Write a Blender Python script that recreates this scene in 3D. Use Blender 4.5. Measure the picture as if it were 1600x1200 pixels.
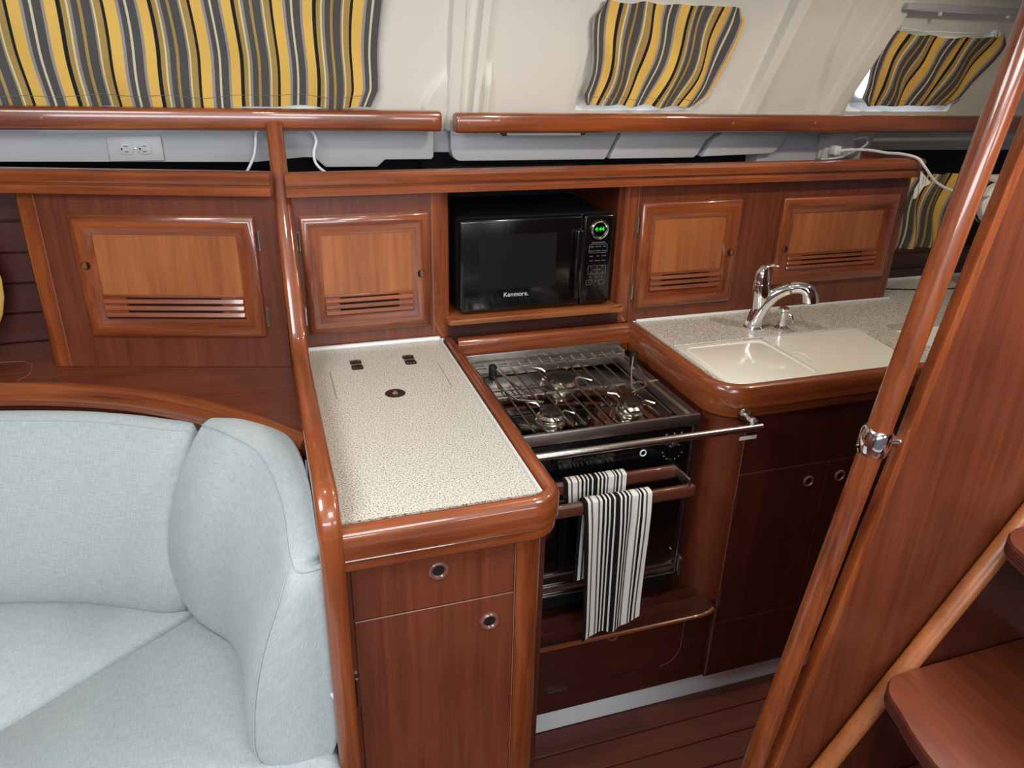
import bpy, bmesh, math, random
from mathutils import Vector, Matrix
random.seed(4)
D = bpy.data; SC = bpy.context.scene; COL = SC.collection
R = math.radians
for o in list(D.objects): D.objects.remove(o)

# ------------------------------------------------------------------ camera
cam_d = D.cameras.new('camera'); cam = D.objects.new('camera', cam_d); COL.objects.link(cam)
cam_d.sensor_width = 36; cam_d.lens = 36*1181.58/1600; cam_d.clip_start = .02
r_ = Vector((0.95125, -0.30886, 0.02316)); u_ = Vector((0.10699, 0.39291, 0.91363)); f_ = Vector((0.29129, 0.86620, -0.40600))
fx = Vector(f_).normalized(); rx = (Vector(r_)-fx*Vector(r_).dot(fx)).normalized(); ux = rx.cross(fx)
M = Matrix(((rx.x, ux.x, -fx.x, 0), (rx.y, ux.y, -fx.y, 0), (rx.z, ux.z, -fx.z, 1.62), (0, 0, 0, 1)))
cam.matrix_world = M
SC.camera = cam

# ------------------------------------------------------------------ world, lights, exposure
w = D.worlds.new('world'); SC.world = w; w.use_nodes = True
bg = w.node_tree.nodes['Background']; bg.inputs[0].default_value = (.80, .90, 1, 1); bg.inputs[1].default_value = .5
def area(name, loc, target, sx, sy, power, col):
    l = D.lights.new(name, 'AREA'); l.shape = 'RECTANGLE'; l.size = sx; l.size_y = sy; l.energy = power; l.color = col
    o = D.objects.new(name, l); COL.objects.link(o); o.location = loc
    o.rotation_euler = (Vector(target)-Vector(loc)).to_track_quat('-Z', 'Y').to_euler(); return o
area('saloon_hatch_daylight', (-.55, .55, 1.93), (-.5, .9, 0), .55, .55, 13, (.86, .94, 1))
area('companionway_daylight', (1.12, .46, 1.97), (1.12, .47, 0), .4, .3, 9, (.90, .95, 1))
area('deck_hatch_daylight', (.35, -.2, 1.95), (.35, 1.3, .8), .5, .5, 10.5, (1, .97, .93))
area('starboard_saloon_window_daylight', (-.35, -1.5, 1.62), (-.25, 1.5, 1.1), 1.5, .26, 16, (.84, .92, 1))
area('starboard_galley_window_daylight', (1.25, -1.5, 1.62), (1.1, 1.3, .6), .7, .26, 5, (.86, .93, 1))
def lamp(name, loc, power, col, rad=.03, target=None, ang=110):
    l = D.lights.new(name, 'SPOT' if target else 'POINT'); l.energy = power; l.color = col; l.shadow_soft_size = rad
    o = D.objects.new(name, l); COL.objects.link(o); o.location = loc
    if target:
        l.spot_size = R(ang); l.spot_blend = .6
        o.rotation_euler = (Vector(target)-Vector(loc)).to_track_quat('-Z', 'Y').to_euler()
    return o
lamp('galley_ceiling_lamp', (.75, 1.15, 1.92), 9, (1, .88, .72), .035, (.7, 1.45, .9), 140)
lamp('galley_aft_ceiling_lamp', (1.55, 1.15, 1.92), 10, (1, .88, .72), .035, (1.5, 1.5, .9), 140)
lamp('saloon_ceiling_lamp', (.05, 1.10, 1.93), 3, (1, .90, .76), .035, (0, 1.4, .9), 150)
SC.view_settings.view_transform = 'Standard'; SC.view_settings.look = 'None'
SC.view_settings.exposure = .40; SC.view_settings.gamma = 1; SC.view_settings.use_curve_mapping = False

# ------------------------------------------------------------------ materials
def lin(c):
    return tuple(((v/255)/12.92 if v/255 <= .04045 else ((v/255+.055)/1.055)**2.4) for v in c)+(1,)
def newmat(name):
    m = D.materials.new(name); m.use_nodes = True
    return m, m.node_tree.nodes, m.node_tree.links, m.node_tree.nodes['Principled BSDF']
def plain(name, c, rough=.5, metal=0, coat=0, spec=.5, emit=None, es=1, bump=0, bs=200):
    m, n, l, p = newmat(name)
    p.inputs['Base Color'].default_value = lin(c); p.inputs['Roughness'].default_value = rough
    p.inputs['Metallic'].default_value = metal; p.inputs['Coat Weight'].default_value = coat; p.inputs['Coat Roughness'].default_value = .06
    p.inputs['Specular IOR Level'].default_value = spec
    if emit: p.inputs['Emission Color'].default_value = lin(emit); p.inputs['Emission Strength'].default_value = es
    tc = n.new('ShaderNodeTexCoord'); nz = n.new('ShaderNodeTexNoise'); nz.inputs['Scale'].default_value = bs if bump else 14; nz.inputs['Detail'].default_value = 3
    l.new(tc.outputs['Object'], nz.inputs['Vector'])
    if bump:
        b = n.new('ShaderNodeBump'); b.inputs['Strength'].default_value = bump; b.inputs['Distance'].default_value = .002
        l.new(nz.outputs['Fac'], b.inputs['Height']); l.new(b.outputs[0], p.inputs['Normal'])
    else:
        mr = n.new('ShaderNodeMapRange'); mr.inputs['To Min'].default_value = max(0, rough-.03); mr.inputs['To Max'].default_value = rough+.05
        l.new(nz.outputs['Fac'], mr.inputs['Value']); l.new(mr.outputs[0], p.inputs['Roughness'])
    return m
def wood(name, dark, light, axis='x', rough=.32, coat=.55, fine=1.0, crough=.09):
    m, n, l, p = newmat(name)
    tc = n.new('ShaderNodeTexCoord'); mp = n.new('ShaderNodeMapping')
    uvm = axis == 'u'; src = 'UV' if uvm else 'Object'; ai = 0 if uvm else 'xyz'.index(axis)
    s = [42*fine]*3; s[ai] = 2.2
    mp.inputs['Scale'].default_value = s
    l.new(tc.outputs[src], mp.inputs['Vector'])
    a = n.new('ShaderNodeTexNoise'); a.inputs['Scale'].default_value = 1; a.inputs['Detail'].default_value = 6; a.inputs['Roughness'].default_value = .62; a.inputs['Distortion'].default_value = .5
    l.new(mp.outputs[0], a.inputs['Vector'])
    mp2 = n.new('ShaderNodeMapping'); s2 = [240*fine]*3; s2[ai] = 9; mp2.inputs['Scale'].default_value = s2
    l.new(tc.outputs[src], mp2.inputs['Vector'])
    b = n.new('ShaderNodeTexNoise'); b.inputs['Scale'].default_value = 1; b.inputs['Detail'].default_value = 3
    l.new(mp2.outputs[0], b.inputs['Vector'])
    c = n.new('ShaderNodeTexNoise'); c.inputs['Scale'].default_value = 4.5; c.inputs['Detail'].default_value = 2
    l.new(tc.outputs['Object'], c.inputs['Vector'])
    m1 = n.new('ShaderNodeMath'); m1.operation = 'MULTIPLY_ADD'; m1.inputs[1].default_value = .35; l.new(b.outputs['Fac'], m1.inputs[0]); l.new(a.outputs['Fac'], m1.inputs[2])
    m2 = n.new('ShaderNodeMath'); m2.operation = 'MULTIPLY_ADD'; m2.inputs[1].default_value = .5; l.new(c.outputs['Fac'], m2.inputs[0]); l.new(m1.outputs[0], m2.inputs[2])
    cr = n.new('ShaderNodeValToRGB'); cr.color_ramp.elements[0].position = .62; cr.color_ramp.elements[0].color = lin(dark)
    cr.color_ramp.elements[1].position = 1.2 if False else 1.0; cr.color_ramp.elements[1].color = lin(light)
    mr = n.new('ShaderNodeMapRange'); mr.inputs['From Min'].default_value = .55; mr.inputs['From Max'].default_value = 1.28
    mr.inputs['To Min'].default_value = .56; mr.inputs['To Max'].default_value = 1.06
    l.new(m2.outputs[0], mr.inputs['Value']); l.new(mr.outputs[0], cr.inputs[0])
    l.new(cr.outputs[0], p.inputs['Base Color'])
    p.inputs['Roughness'].default_value = rough; p.inputs['Coat Weight'].default_value = coat; p.inputs['Coat Roughness'].default_value = crough
    bp = n.new('ShaderNodeBump'); bp.inputs['Strength'].default_value = .06; bp.inputs['Distance'].default_value = .001
    l.new(b.outputs['Fac'], bp.inputs['Height']); l.new(bp.outputs[0], p.inputs['Normal'])
    return m
TR_D, TR_L = (84, 33, 15), (156, 80, 38)
W = {}
for ax in 'xyzu':
    W['trim_'+ax] = wood('varnished_mahogany_trim_'+ax, TR_D, TR_L, ax, coat=.8, crough=.07)
    W['face_'+ax] = wood('satin_mahogany_panel_'+ax, (82, 34, 19), (122, 60, 34), ax, .42, .4, 1, .26)
    W['pan_'+ax] = wood('light_mahogany_panel_'+ax, (128, 68, 36), (174, 104, 56), ax, .4, .25, .7, .22)
W['dark_x'] = wood('dark_mahogany_x', (40, 16, 13), (74, 32, 24), 'x', .4, .3)
W['low_z'] = wood('shade_toned_mahogany_z', (56, 22, 16), (84, 36, 26), 'z', .38, .3, 1, .2)  # darker copy of the mahogany, both grains; low-down shade put into the colour
W['low_x'] = wood('shade_toned_mahogany_x', (56, 22, 16), (84, 36, 26), 'x', .38, .3, 1, .2)
W['floor'] = wood('sole_plank_wood', (84, 38, 26), (112, 54, 38), 'x', .5, .12, 1, .3)
MT = dict(
    chrome=plain('polished_chrome', (235, 238, 240), .07, 1),
    steel=plain('brushed_stainless', (205, 202, 198), .24, 1),
    steel_d=plain('dark_stainless', (150, 142, 134), .3, 1),
    guard=plain('satin_stainless', (172, 166, 160), .34, 1),
    mirror=plain('polished_stainless_hob', (128, 124, 120), .07, 1),
    black=plain('black_gloss_plastic', (8, 9, 11), .16, 0, .3),
    black_m=plain('matt_black', (7, 7, 8), .6),
    glass_d=plain('dark_door_glass', (10, 8, 9), .06, 0, .8),
    void=plain('painted_shade_black', (6, 5, 6), .8),  # near-black colour paints the shade of gaps behind lockers, niche and louvres
    rubber=plain('black_rubber', (14, 16, 18), .55),
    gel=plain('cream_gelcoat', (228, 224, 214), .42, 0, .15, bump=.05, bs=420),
    gelgrey=plain('shade_grey_gelcoat', (172, 173, 176), .45, 0, .1, bump=.05, bs=420),  # liner greyed below the handrail; its shade is put into the colour
    white=plain('white_plastic', (226, 228, 228), .35),
    plate=plain('grey_outlet_plastic', (176, 176, 176), .4),
    cover=plain('ivory_acrylic_sink_cover', (234, 230, 216), .16, 0, .4),
    basin=plain('white_acrylic_basin', (238, 238, 234), .2, 0, .3),
    brown=plain('brown_plastic', (118, 72, 62), .25, 0, .5),
    bar=plain('brown_handle_wood', (92, 50, 36), .35, 0, .3),
    plinth=plain('white_painted_plinth', (242, 247, 250), .5, bump=.2, bs=30),
    paper=plain('white_paper', (236, 234, 228), .7),
    ink=plain('black_ink', (25, 25, 28), .7),
    mark=plain('white_print', (205, 208, 210), .6, emit=(200, 205, 210), es=0.0),
    greyprint=plain('grey_print', (120, 124, 128), .6),
    redprint=plain('red_print', (170, 40, 40), .6),
    green=plain('green_display_digits', (20, 200, 40), .5, emit=(50, 255, 40), es=.45),
    sky=plain('daylit_window_pane', (200, 220, 255), .3, emit=(196, 220, 255), es=1.7),
    cap=plain('burner_cap', (40, 34, 32), .35, .4),
    brass=plain('burner_alloy', (206, 200, 186), .22, 1),
    seam=plain('dark_seam', (40, 22, 18), .7),
    seam_l=plain('pale_panel_gap', (140, 88, 66), .6),
    tan=plain('grey_seam', (120, 112, 100), .7),
    bronze=plain('dark_bronze_catch', (58, 44, 40), .3, .6),
    ledlens=plain('led_lens', (210, 212, 214), .3),
)
def speckle():
    m, n, l, p = newmat('speckled_stone_laminate')
    tc = n.new('ShaderNodeTexCoord'); nz = n.new('ShaderNodeTexNoise'); nz.inputs['Scale'].default_value = 380; nz.inputs['Detail'].default_value = 3
    nz.inputs['Roughness'].default_value = .6; l.new(tc.outputs['Object'], nz.inputs['Vector'])
    cr = n.new('ShaderNodeValToRGB'); e = cr.color_ramp.elements
    e[0].position = .37; e[0].color = lin((78, 68, 58)); e[1].position = .48; e[1].color = lin((200, 194, 182))
    x = e.new(.42); x.color = lin((158, 148, 134)); y = e.new(.62); y.color = lin((222, 218, 208))
    l.new(nz.outputs['Fac'], cr.inputs[0]); l.new(cr.outputs[0], p.inputs['Base Color']); p.inputs['Roughness'].default_value = .3
    return m
MT['stone'] = speckle()
def fabric(name, c1, c2, sc=700):
    m, n, l, p = newmat(name)
    tc = n.new('ShaderNodeTexCoord')
    outs = []
    for s in ((sc, sc*.08, sc), (sc*.05, sc, sc*.05)):
        mp = n.new('ShaderNodeMapping'); mp.inputs['Scale'].default_value = s; l.new(tc.outputs['UV'], mp.inputs['Vector'])
        nz = n.new('ShaderNodeTexNoise'); nz.inputs['Scale'].default_value = 1; nz.inputs['Detail'].default_value = 2; l.new(mp.outputs[0], nz.inputs['Vector']); outs.append(nz)
    a = n.new('ShaderNodeMath'); a.operation = 'ADD'; l.new(outs[0].outputs['Fac'], a.inputs[0]); l.new(outs[1].outputs['Fac'], a.inputs[1])
    cr = n.new('ShaderNodeValToRGB'); cr.color_ramp.elements[0].position = .75; cr.color_ramp.elements[1].position = 1.25
    mr = n.new('ShaderNodeMapRange'); mr.inputs['From Min'].default_value = .7; mr.inputs['From Max'].default_value = 1.3
    l.new(a.outputs[0], mr.inputs['Value']); cr.color_ramp.elements[0].position = 0; cr.color_ramp.elements[1].position = 1
    cr.color_ramp.elements[0].color = lin(c1); cr.color_ramp.elements[1].color = lin(c2)
    l.new(mr.outputs[0], cr.inputs[0]); l.new(cr.outputs[0], p.inputs['Base Color']); p.inputs['Roughness'].default_value = .9
    p.inputs['Specular IOR Level'].default_value = .2; p.inputs['Sheen Weight'].default_value = .15
    b = n.new('ShaderNodeBump'); b.inputs['Strength'].default_value = .35; b.inputs['Distance'].default_value = .0015
    l.new(a.outputs[0], b.inputs['Height']); l.new(b.outputs[0], p.inputs['Normal'])
    return m
MT['cushion'] = fabric('pale_blue_grey_weave', (163, 171, 172), (190, 197, 197), 620)
def stripes(name, seq, period, rough=.85):
    """seq: list of (width, colour) repeated over `period` metres of UV.x"""
    m, n, l, p = newmat(name)
    tc = n.new('ShaderNodeTexCoord'); sp = n.new('ShaderNodeSeparateXYZ'); l.new(tc.outputs['UV'], sp.inputs[0])
    d = n.new('ShaderNodeMath'); d.operation = 'DIVIDE'; d.inputs[1].default_value = period; l.new(sp.outputs[0], d.inputs[0])
    fr = n.new('ShaderNodeMath'); fr.operation = 'FRACT'; l.new(d.outputs[0], fr.inputs[0])
    cr = n.new('ShaderNodeValToRGB'); cr.color_ramp.interpolation = 'CONSTANT'
    tot = sum(a for a, _ in seq); pos = 0; el = cr.color_ramp.elements
    for i, (wd, c) in enumerate(seq):
        if i < 2: e = el[i]; e.position = pos/tot
        else: e = el.new(pos/tot)
        e.color = lin(c); pos += wd
    l.new(fr.outputs[0], cr.inputs[0])
    nz = n.new('ShaderNodeTexNoise'); nz.inputs['Scale'].default_value = 900; l.new(tc.outputs['UV'], nz.inputs['Vector'])
    mx = n.new('ShaderNodeMix'); mx.data_type = 'RGBA'; mx.blend_type = 'MULTIPLY'; mx.inputs[0].default_value = .25
    l.new(cr.outputs[0], mx.inputs[6]); l.new(nz.outputs['Fac'], mx.inputs[7]); l.new(mx.outputs[2], p.inputs['Base Color'])
    p.inputs['Roughness'].default_value = rough; p.inputs['Specular IOR Level'].default_value = .15
    b = n.new('ShaderNodeBump'); b.inputs['Strength'].default_value = .2; b.inputs['Distance'].default_value = .001
    l.new(nz.outputs['Fac'], b.inputs['Height']); l.new(b.outputs[0], p.inputs['Normal'])
    return m
CR, DK, LI, YE, BK, OC, CY, GR = (232, 218, 190), (92, 90, 88), (168, 158, 156), (246, 200, 104), (40, 40, 42), (186, 154, 92), (244, 222, 160), (160, 150, 138)
SEQ = [(10, CR), (35, DK), (13, LI), (46, YE), (18, BK), (20, OC), (10, CY), (13, GR), (28, DK), (14, OC), (40, DK), (8, GR), (8, CY), (28, OC), (15, BK), (50, YE), (14, LI), (24, DK)]
MT['stripe'] = stripes('yellow_grey_striped_canvas', SEQ, .245)
WH, B1, G1 = (240, 236, 230), (26, 24, 26), (92, 88, 88)
TSEQ = [(6, B1), (5, WH), (3, G1), (9, WH), (3, G1), (4, WH), (4, B1), (3, WH), (4, B1), (3, WH), (5, B1), (3, WH), (8, B1), (3, WH), (4, B1), (3, WH), (4, B1), (3, WH), (3, G1), (10, WH), (3, G1), (2, WH), (4, B1), (4, WH), (3, G1), (8, WH)]
MT['towel'] = stripes('black_white_striped_cotton', TSEQ, .128)

# ------------------------------------------------------------------ helpers
MW = {}
def _m(o): return MW.get(o, Matrix.Identity(4))
def meta(o, label=None, cat=None, group=None, kind=None):
    if label: o['label'] = label
    if cat: o['category'] = cat
    if group: o['group'] = group
    if kind: o['kind'] = kind
    return o
def thing(name, loc, label, cat, group=None, rz=0):
    o = D.objects.new(name, None); COL.objects.link(o); o.empty_display_size = .05
    o.location = loc; o.rotation_euler = (0, 0, rz)
    MW[o] = Matrix.Translation(loc) @ Matrix.Rotation(rz, 4, 'Z')
    return meta(o, label, cat, group)
class MB:
    def __init__(s): s.bm = bmesh.new(); s.uv = s.bm.loops.layers.uv.new('UVMap')
    def box(s, x0, x1, y0, y1, z0, z1, bev=0, seg=2, rot=None):
        b = bmesh.new(); bmesh.ops.create_cube(b, size=1)
        for v in b.verts: v.co = Vector(((x0+x1)/2+v.co.x*(x1-x0), (y0+y1)/2+v.co.y*(y1-y0), (z0+z1)/2+v.co.z*(z1-z0)))
        if bev: bmesh.ops.bevel(b, geom=b.edges[:], offset=min(bev, .49*min(x1-x0, y1-y0, z1-z0)), segments=seg, profile=.5, affect='EDGES')
        if rot: bmesh.ops.transform(b, matrix=rot, verts=b.verts)
        return s.merge(b)
    def merge(s, b):
        me = D.meshes.new('t'); b.to_mesh(me); b.free(); s.bm.from_mesh(me); D.meshes.remove(me); return s
    def grid(s, rows, closeu=False, closev=False, flip=False, uvs=None, cap=False):
        V = [[s.bm.verts.new(p) for p in r] for r in rows]; n, m = len(V), len(V[0])
        for i in range(n if closev else n-1):
            for j in range(m if closeu else m-1):
                i2, j2 = (i+1) % n, (j+1) % m
                q = [V[i][j], V[i][j2], V[i2][j2], V[i2][j]]
                if flip: q.reverse()
                try: fc = s.bm.faces.new(q)
                except ValueError: continue
                if uvs:
                    t = [uvs[i][j], uvs[i][j2], uvs[i2][j2], uvs[i2][j]]
                    if flip: t.reverse()
                    for lp, uvv in zip(fc.loops, t): lp[s.uv].uv = uvv
        if cap:
            for r in (V[0], V[-1]):
                try: s.bm.faces.new(r)
                except ValueError: pass
        return s
    def prism(s, poly, a, b, mp, bev=0):
        """poly in 2-D, extruded from a to b; mp(p, q, c) -> xyz"""
        t = bmesh.new()
        A = [t.verts.new(mp(p, q, a)) for p, q in poly]; B = [t.verts.new(mp(p, q, b)) for p, q in poly]
        f1 = t.faces.new(A); f2 = t.faces.new(B[::-1]); n = len(poly)
        for i in range(n): t.faces.new((A[i], B[i], B[(i+1) % n], A[(i+1) % n]))
        bmesh.ops.recalc_face_normals(t, faces=t.faces)
        if bev: bmesh.ops.bevel(t, geom=list(f1.edges)+list(f2.edges), offset=bev, segments=2, profile=.5, affect='EDGES')
        return s.merge(t)
    def tube(s, pts, rad, n=10, closed=False, cap=True):
        P = [Vector(p) for p in pts]; k = len(P); rr = rad if isinstance(rad, (list, tuple)) else [rad]*k
        T = []
        for i in range(k):
            if closed: a, b = P[i-1], P[(i+1) % k]
            else: a, b = P[max(i-1, 0)], P[min(i+1, k-1)]
            T.append((b-a).normalized())
        up = Vector((0, 0, 1)) if abs(T[0].z) < .9 else Vector((1, 0, 0))
        N = T[0].cross(up).normalized(); rows = []
        for i in range(k):
            N = (N-T[i]*N.dot(T[i])).normalized(); Bn = T[i].cross(N)
            rows.append([P[i]+(N*math.cos(2*math.pi*j/n)+Bn*math.sin(2*math.pi*j/n))*rr[i] for j in range(n)])
        return s.grid(rows, closeu=True, closev=closed, cap=cap and not closed)
    def sweep(s, path, prof, mp, closed=False):
        """path 2-D (a,b), prof [(offset to the left normal, out of plane)], mp(a,b,c)->xyz"""
        k = len(path); P = [Vector(p) for p in path]; rows = []
        for i in range(k):
            if closed: d0 = (P[i]-P[i-1]).normalized(); d1 = (P[(i+1) % k]-P[i]).normalized()
            else:
                d0 = (P[i]-P[i-1]).normalized() if i else (P[1]-P[0]).normalized()
                d1 = (P[i+1]-P[i]).normalized() if i < k-1 else d0
            n0 = Vector((-d0.y, d0.x)); n1 = Vector((-d1.y, d1.x)); m_ = (n0+n1).normalized(); sc = 1/max(.3, m_.dot(n0))
            rows.append([mp(*(P[i]+m_*d*sc), c) for d, c in prof])
        n_ = len(prof); lu = [0]; lv = [random.random()*9]; 
        for i in range(1, k): lu.append(lu[-1]+(P[i]-P[i-1]).length)
        for j in range(1, n_): lv.append(lv[-1]+math.hypot(prof[j][0]-prof[j-1][0], prof[j][1]-prof[j-1][1]))
        uvs = [[(a, b) for b in lv] for a in lu]
        return s.grid(rows, closeu=True, closev=closed, cap=not closed, uvs=uvs)
    def lathe(s, prof, center, axis=(0, 0, 1), n=24, cap=True):
        ax = Vector(axis).normalized(); up = Vector((1, 0, 0)) if abs(ax.x) < .9 else Vector((0, 1, 0))
        a = ax.cross(up).normalized(); b = ax.cross(a); c = Vector(center)
        rows = [[c+ax*h+(a*math.cos(2*math.pi*j/n)+b*math.sin(2*math.pi*j/n))*max(r, 1e-5) for j in range(n)] for r, h in prof]
        return s.grid(rows, closeu=True, cap=cap)
    def plate(s, outer, holes, z0, z1):
        t = bmesh.new()
        loops = [outer]+holes; es = []; rings = []
        for L in loops:
            vs = [t.verts.new((x, y, z1)) for x, y in L]; rings.append(vs)
            for i in range(len(vs)): es.append(t.edges.new((vs[i], vs[(i+1) % len(vs)])))
        bmesh.ops.triangle_fill(t, edges=es, use_beauty=True)
        for vs in rings:
            lo = [t.verts.new((v.co.x, v.co.y, z0)) for v in vs]
            for i in range(len(vs)):
                j = (i+1) % len(vs); t.faces.new((vs[i], vs[j], lo[j], lo[i]))
        bmesh.ops.recalc_face_normals(t, faces=t.faces)
        for f in t.faces:
            if abs(f.normal.z) > .9 and f.normal.z < 0: pass
        return s.merge(t)
def part(name, mb, mat, parent=None, local=False, recalc=True, sharp=32, mats=None):
    bm = mb.bm
    if parent is not None and not local: bmesh.ops.transform(bm, matrix=_m(parent).inverted(), verts=bm.verts)
    bmesh.ops.remove_doubles(bm, verts=bm.verts, dist=1e-6)
    if recalc: bmesh.ops.recalc_face_normals(bm, faces=bm.faces)
    for f in bm.faces: f.smooth = True
    for e in bm.edges:
        if len(e.link_faces) == 2 and e.calc_face_angle(0) > R(sharp): e.smooth = False
    me = D.meshes.new(name); bm.to_mesh(me); bm.free()
    if mats:
        for m in mats: me.materials.append(m)
    else: me.materials.append(mat)
    o = D.objects.new(name, me); COL.objects.link(o)
    if parent is not None: o.parent = parent
    MW[o] = _m(parent) if parent is not None else Matrix.Identity(4)
    return o
XY = lambda a, b, c: Vector((a, b, c))
XZ = lambda a, b, c: Vector((a, c, b))      # plane x-z, depth c = y
YZ = lambda a, b, c: Vector((c, a, b))      # plane y-z, depth c = x
def arc(cx, cy, r, a0, a1, n=8): return [(cx+r*math.cos(R(a0+(a1-a0)*i/n)), cy+r*math.sin(R(a0+(a1-a0)*i/n))) for i in range(n+1)]
def rrect(x0, x1, y0, y1, r, n=5):
    return arc(x1-r, y0+r, r, -90, 0, n)+arc(x1-r, y1-r, r, 0, 90, n)+arc(x0+r, y1-r, r, 90, 180, n)+arc(x0+r, y0+r, r, 180, 270, n)
def text_part(name, s, size, loc, rot, mat, parent, depth=.0004, align='CENTER', sx=1):
    cu = D.curves.new(name, 'FONT'); cu.body = s; cu.size = size; cu.extrude = depth; cu.align_x = align; cu.align_y = 'CENTER'
    o = D.objects.new('tmp', cu); COL.objects.link(o)
    dg = bpy.context.evaluated_depsgraph_get(); me = D.meshes.new_from_object(o.evaluated_get(dg)); D.objects.remove(o)
    me.transform(Matrix.Translation(loc) @ rot @ Matrix.Diagonal((sx, 1, 1, 1)))
    mb = MB(); mb.bm.from_mesh(me); D.meshes.remove(me)
    return part(name, mb, mat, parent)
FRONT = Matrix.Rotation(R(90), 4, 'X')       # text facing -y

# ------------------------------------------------------------------ SETTING
def struct(name, mb, mat, **k):
    o = part(name, mb, mat, **k); o['kind'] = 'structure'; return o
# floor: grooved cabin sole
mb = MB()
y = 1.321; prof = []
mb.box(-1.6, 3.0, -1.2, 1.40, -.05, -.006)
while y > -1.1:
    mb.box(-1.6, 3.0, y-.0705, y-.0025, -.006, 0, .0015, 1); y -= .073
struct('floor', mb, W['floor'])
# ceiling with nothing seen of it except by reflection
mb = MB(); mb.box(-1.6, 3.0, -1.6, 1.83, 2.0, 2.03); struct('ceiling', mb, MT['gel'])
mb = MB(); mb.box(-1.6, 3.0, -1.63, -1.6, 0, 2.0); struct('wall_starboard', mb, MT['gelgrey'])
mb = MB(); mb.box(-1.63, -1.6, -1.6, 2.1, 0, 2.0); struct('wall_forward', mb, W['face_z'])
mb = MB(); mb.box(3.0, 3.03, -1.6, 2.1, 0, 2.0); struct('wall_aft', mb, MT['gelgrey'])

# hull side behind the lockers (near-black, shade put into its colour), planked where the saloon shows it
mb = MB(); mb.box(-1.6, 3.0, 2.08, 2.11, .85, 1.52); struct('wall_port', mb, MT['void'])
mb = MB()
for i in range(6):
    z0 = .864+i*.0735
    mb.box(-1.6, -.205, 2.0, 2.02, z0+.002, z0+.0715, .002, 1)
mb.box(-1.6, -.205, 2.012, 2.04, .85, 1.305)
struct('wall_port_planking', mb, W['low_x'])

# cabin side: one moulded cream liner with ribs and window recesses
TL = R(22); O0 = Vector((0, 1.93, 1.48)); VV = Vector((0, -math.sin(TL), math.cos(TL))); NN = Vector((0, -math.cos(TL), -math.sin(TL)))
def CS(u, v, n): return O0+Vector((u, 0, 0))+VV*v+NN*n
def sm(a, b, x):
    t = max(0, min(1, (x-a)/(b-a))); return t*t*(3-2*t)
def bump(x, a, b, s): return sm(a-s, a, x)*(1-sm(b, b+s, x))
def rbox(u, v, a, b, c, d, s): return bump(u, a, b, s)*bump(v, c, d, s)
def hgt(u, v):
    h = 0
    h += .016*bump(u, .462-v*.03, .490-v*.03, .006)
    h += .024*bump(u, .520, .540, .005)
    h += .020*bump(u, .541, .562, .006)*(1-sm(.06, .13, v))
    h += .014*bump(u, .405+.05*sm(.0, .12, v), .452, .012)*(1-sm(.05, .14, v))
    h += .026*bump(u, 1.308+v*.11, 1.336+v*.13, .011)
    h -= .018*bump(u, 1.362+v*.13, 1.535-.03*sm(.02,.2,v)+.09*v, .014)
    h += .026*bump(u, 1.582+v*.2, 1.622+v*.24, .011)
    h -= .030*rbox(u, v, -1.6, .262, .018, .36, .018)
    h -= .030*rbox(u-.05*v, v, .812, 1.14, .010, .25, .014)
    h -= .030*rbox(u-.12*v, v, 1.668, 2.03, .004, .215, .012)
    return h
rows = []
for i in range(111):
    v = -.05+i*(.46/110); rows.append([CS(-1.0+j*.003, v, hgt(-1.0+j*.003, v)) for j in range(1201)])
mb = MB(); mb.grid(rows); mb.grid([[CS(-1.0, -.05, -.06), CS(2.6, -.05, -.06)], [CS(-1.0, .41, -.06), CS(2.6, .41, -.06)]])
struct('wall_cabin_side', mb, MT['gel'], recalc=False)
for i, (a, b, c, d, sk) in enumerate([(-.9, .245, .035, .34, 0), (.845, 1.11, .035, .225, .05), (1.682, 2.01, .022, .185, .12)]):
    mb = MB(); pl = [(p+sk*q, q) for p, q in rrect(a, b, c, d, .03)]
    mb.prism(pl, -.0275, -.0235, CS); struct('window_%d' % (i+1), mb, MT['sky'])

# lower lip of the liner under the handrail
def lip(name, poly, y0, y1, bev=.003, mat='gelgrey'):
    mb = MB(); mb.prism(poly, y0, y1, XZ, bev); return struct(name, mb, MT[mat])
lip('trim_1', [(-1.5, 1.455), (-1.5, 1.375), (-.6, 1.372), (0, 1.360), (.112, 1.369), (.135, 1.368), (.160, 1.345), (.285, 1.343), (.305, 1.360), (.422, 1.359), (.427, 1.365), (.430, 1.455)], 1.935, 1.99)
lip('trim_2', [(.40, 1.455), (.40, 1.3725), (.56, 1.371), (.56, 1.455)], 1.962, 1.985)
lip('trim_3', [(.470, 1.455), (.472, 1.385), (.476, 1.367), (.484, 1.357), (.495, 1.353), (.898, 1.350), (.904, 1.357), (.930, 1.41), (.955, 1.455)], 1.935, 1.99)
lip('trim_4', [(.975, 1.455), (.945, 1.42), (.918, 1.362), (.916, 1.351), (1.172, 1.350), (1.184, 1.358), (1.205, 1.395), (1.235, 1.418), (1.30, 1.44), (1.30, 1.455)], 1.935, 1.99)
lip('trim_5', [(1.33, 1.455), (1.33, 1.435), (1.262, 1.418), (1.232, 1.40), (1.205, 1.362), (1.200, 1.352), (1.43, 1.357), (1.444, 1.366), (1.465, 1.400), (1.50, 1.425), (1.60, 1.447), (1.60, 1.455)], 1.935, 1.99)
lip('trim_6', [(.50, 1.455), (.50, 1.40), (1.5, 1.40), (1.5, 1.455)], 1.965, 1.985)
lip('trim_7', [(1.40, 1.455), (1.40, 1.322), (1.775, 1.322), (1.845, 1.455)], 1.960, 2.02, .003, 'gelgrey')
lip('trim_8', [(1.60, 1.455), (1.60, 1.352), (2.9, 1.335), (2.9, 1.455)], 2.03, 2.06, .003, 'gelgrey')

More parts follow.
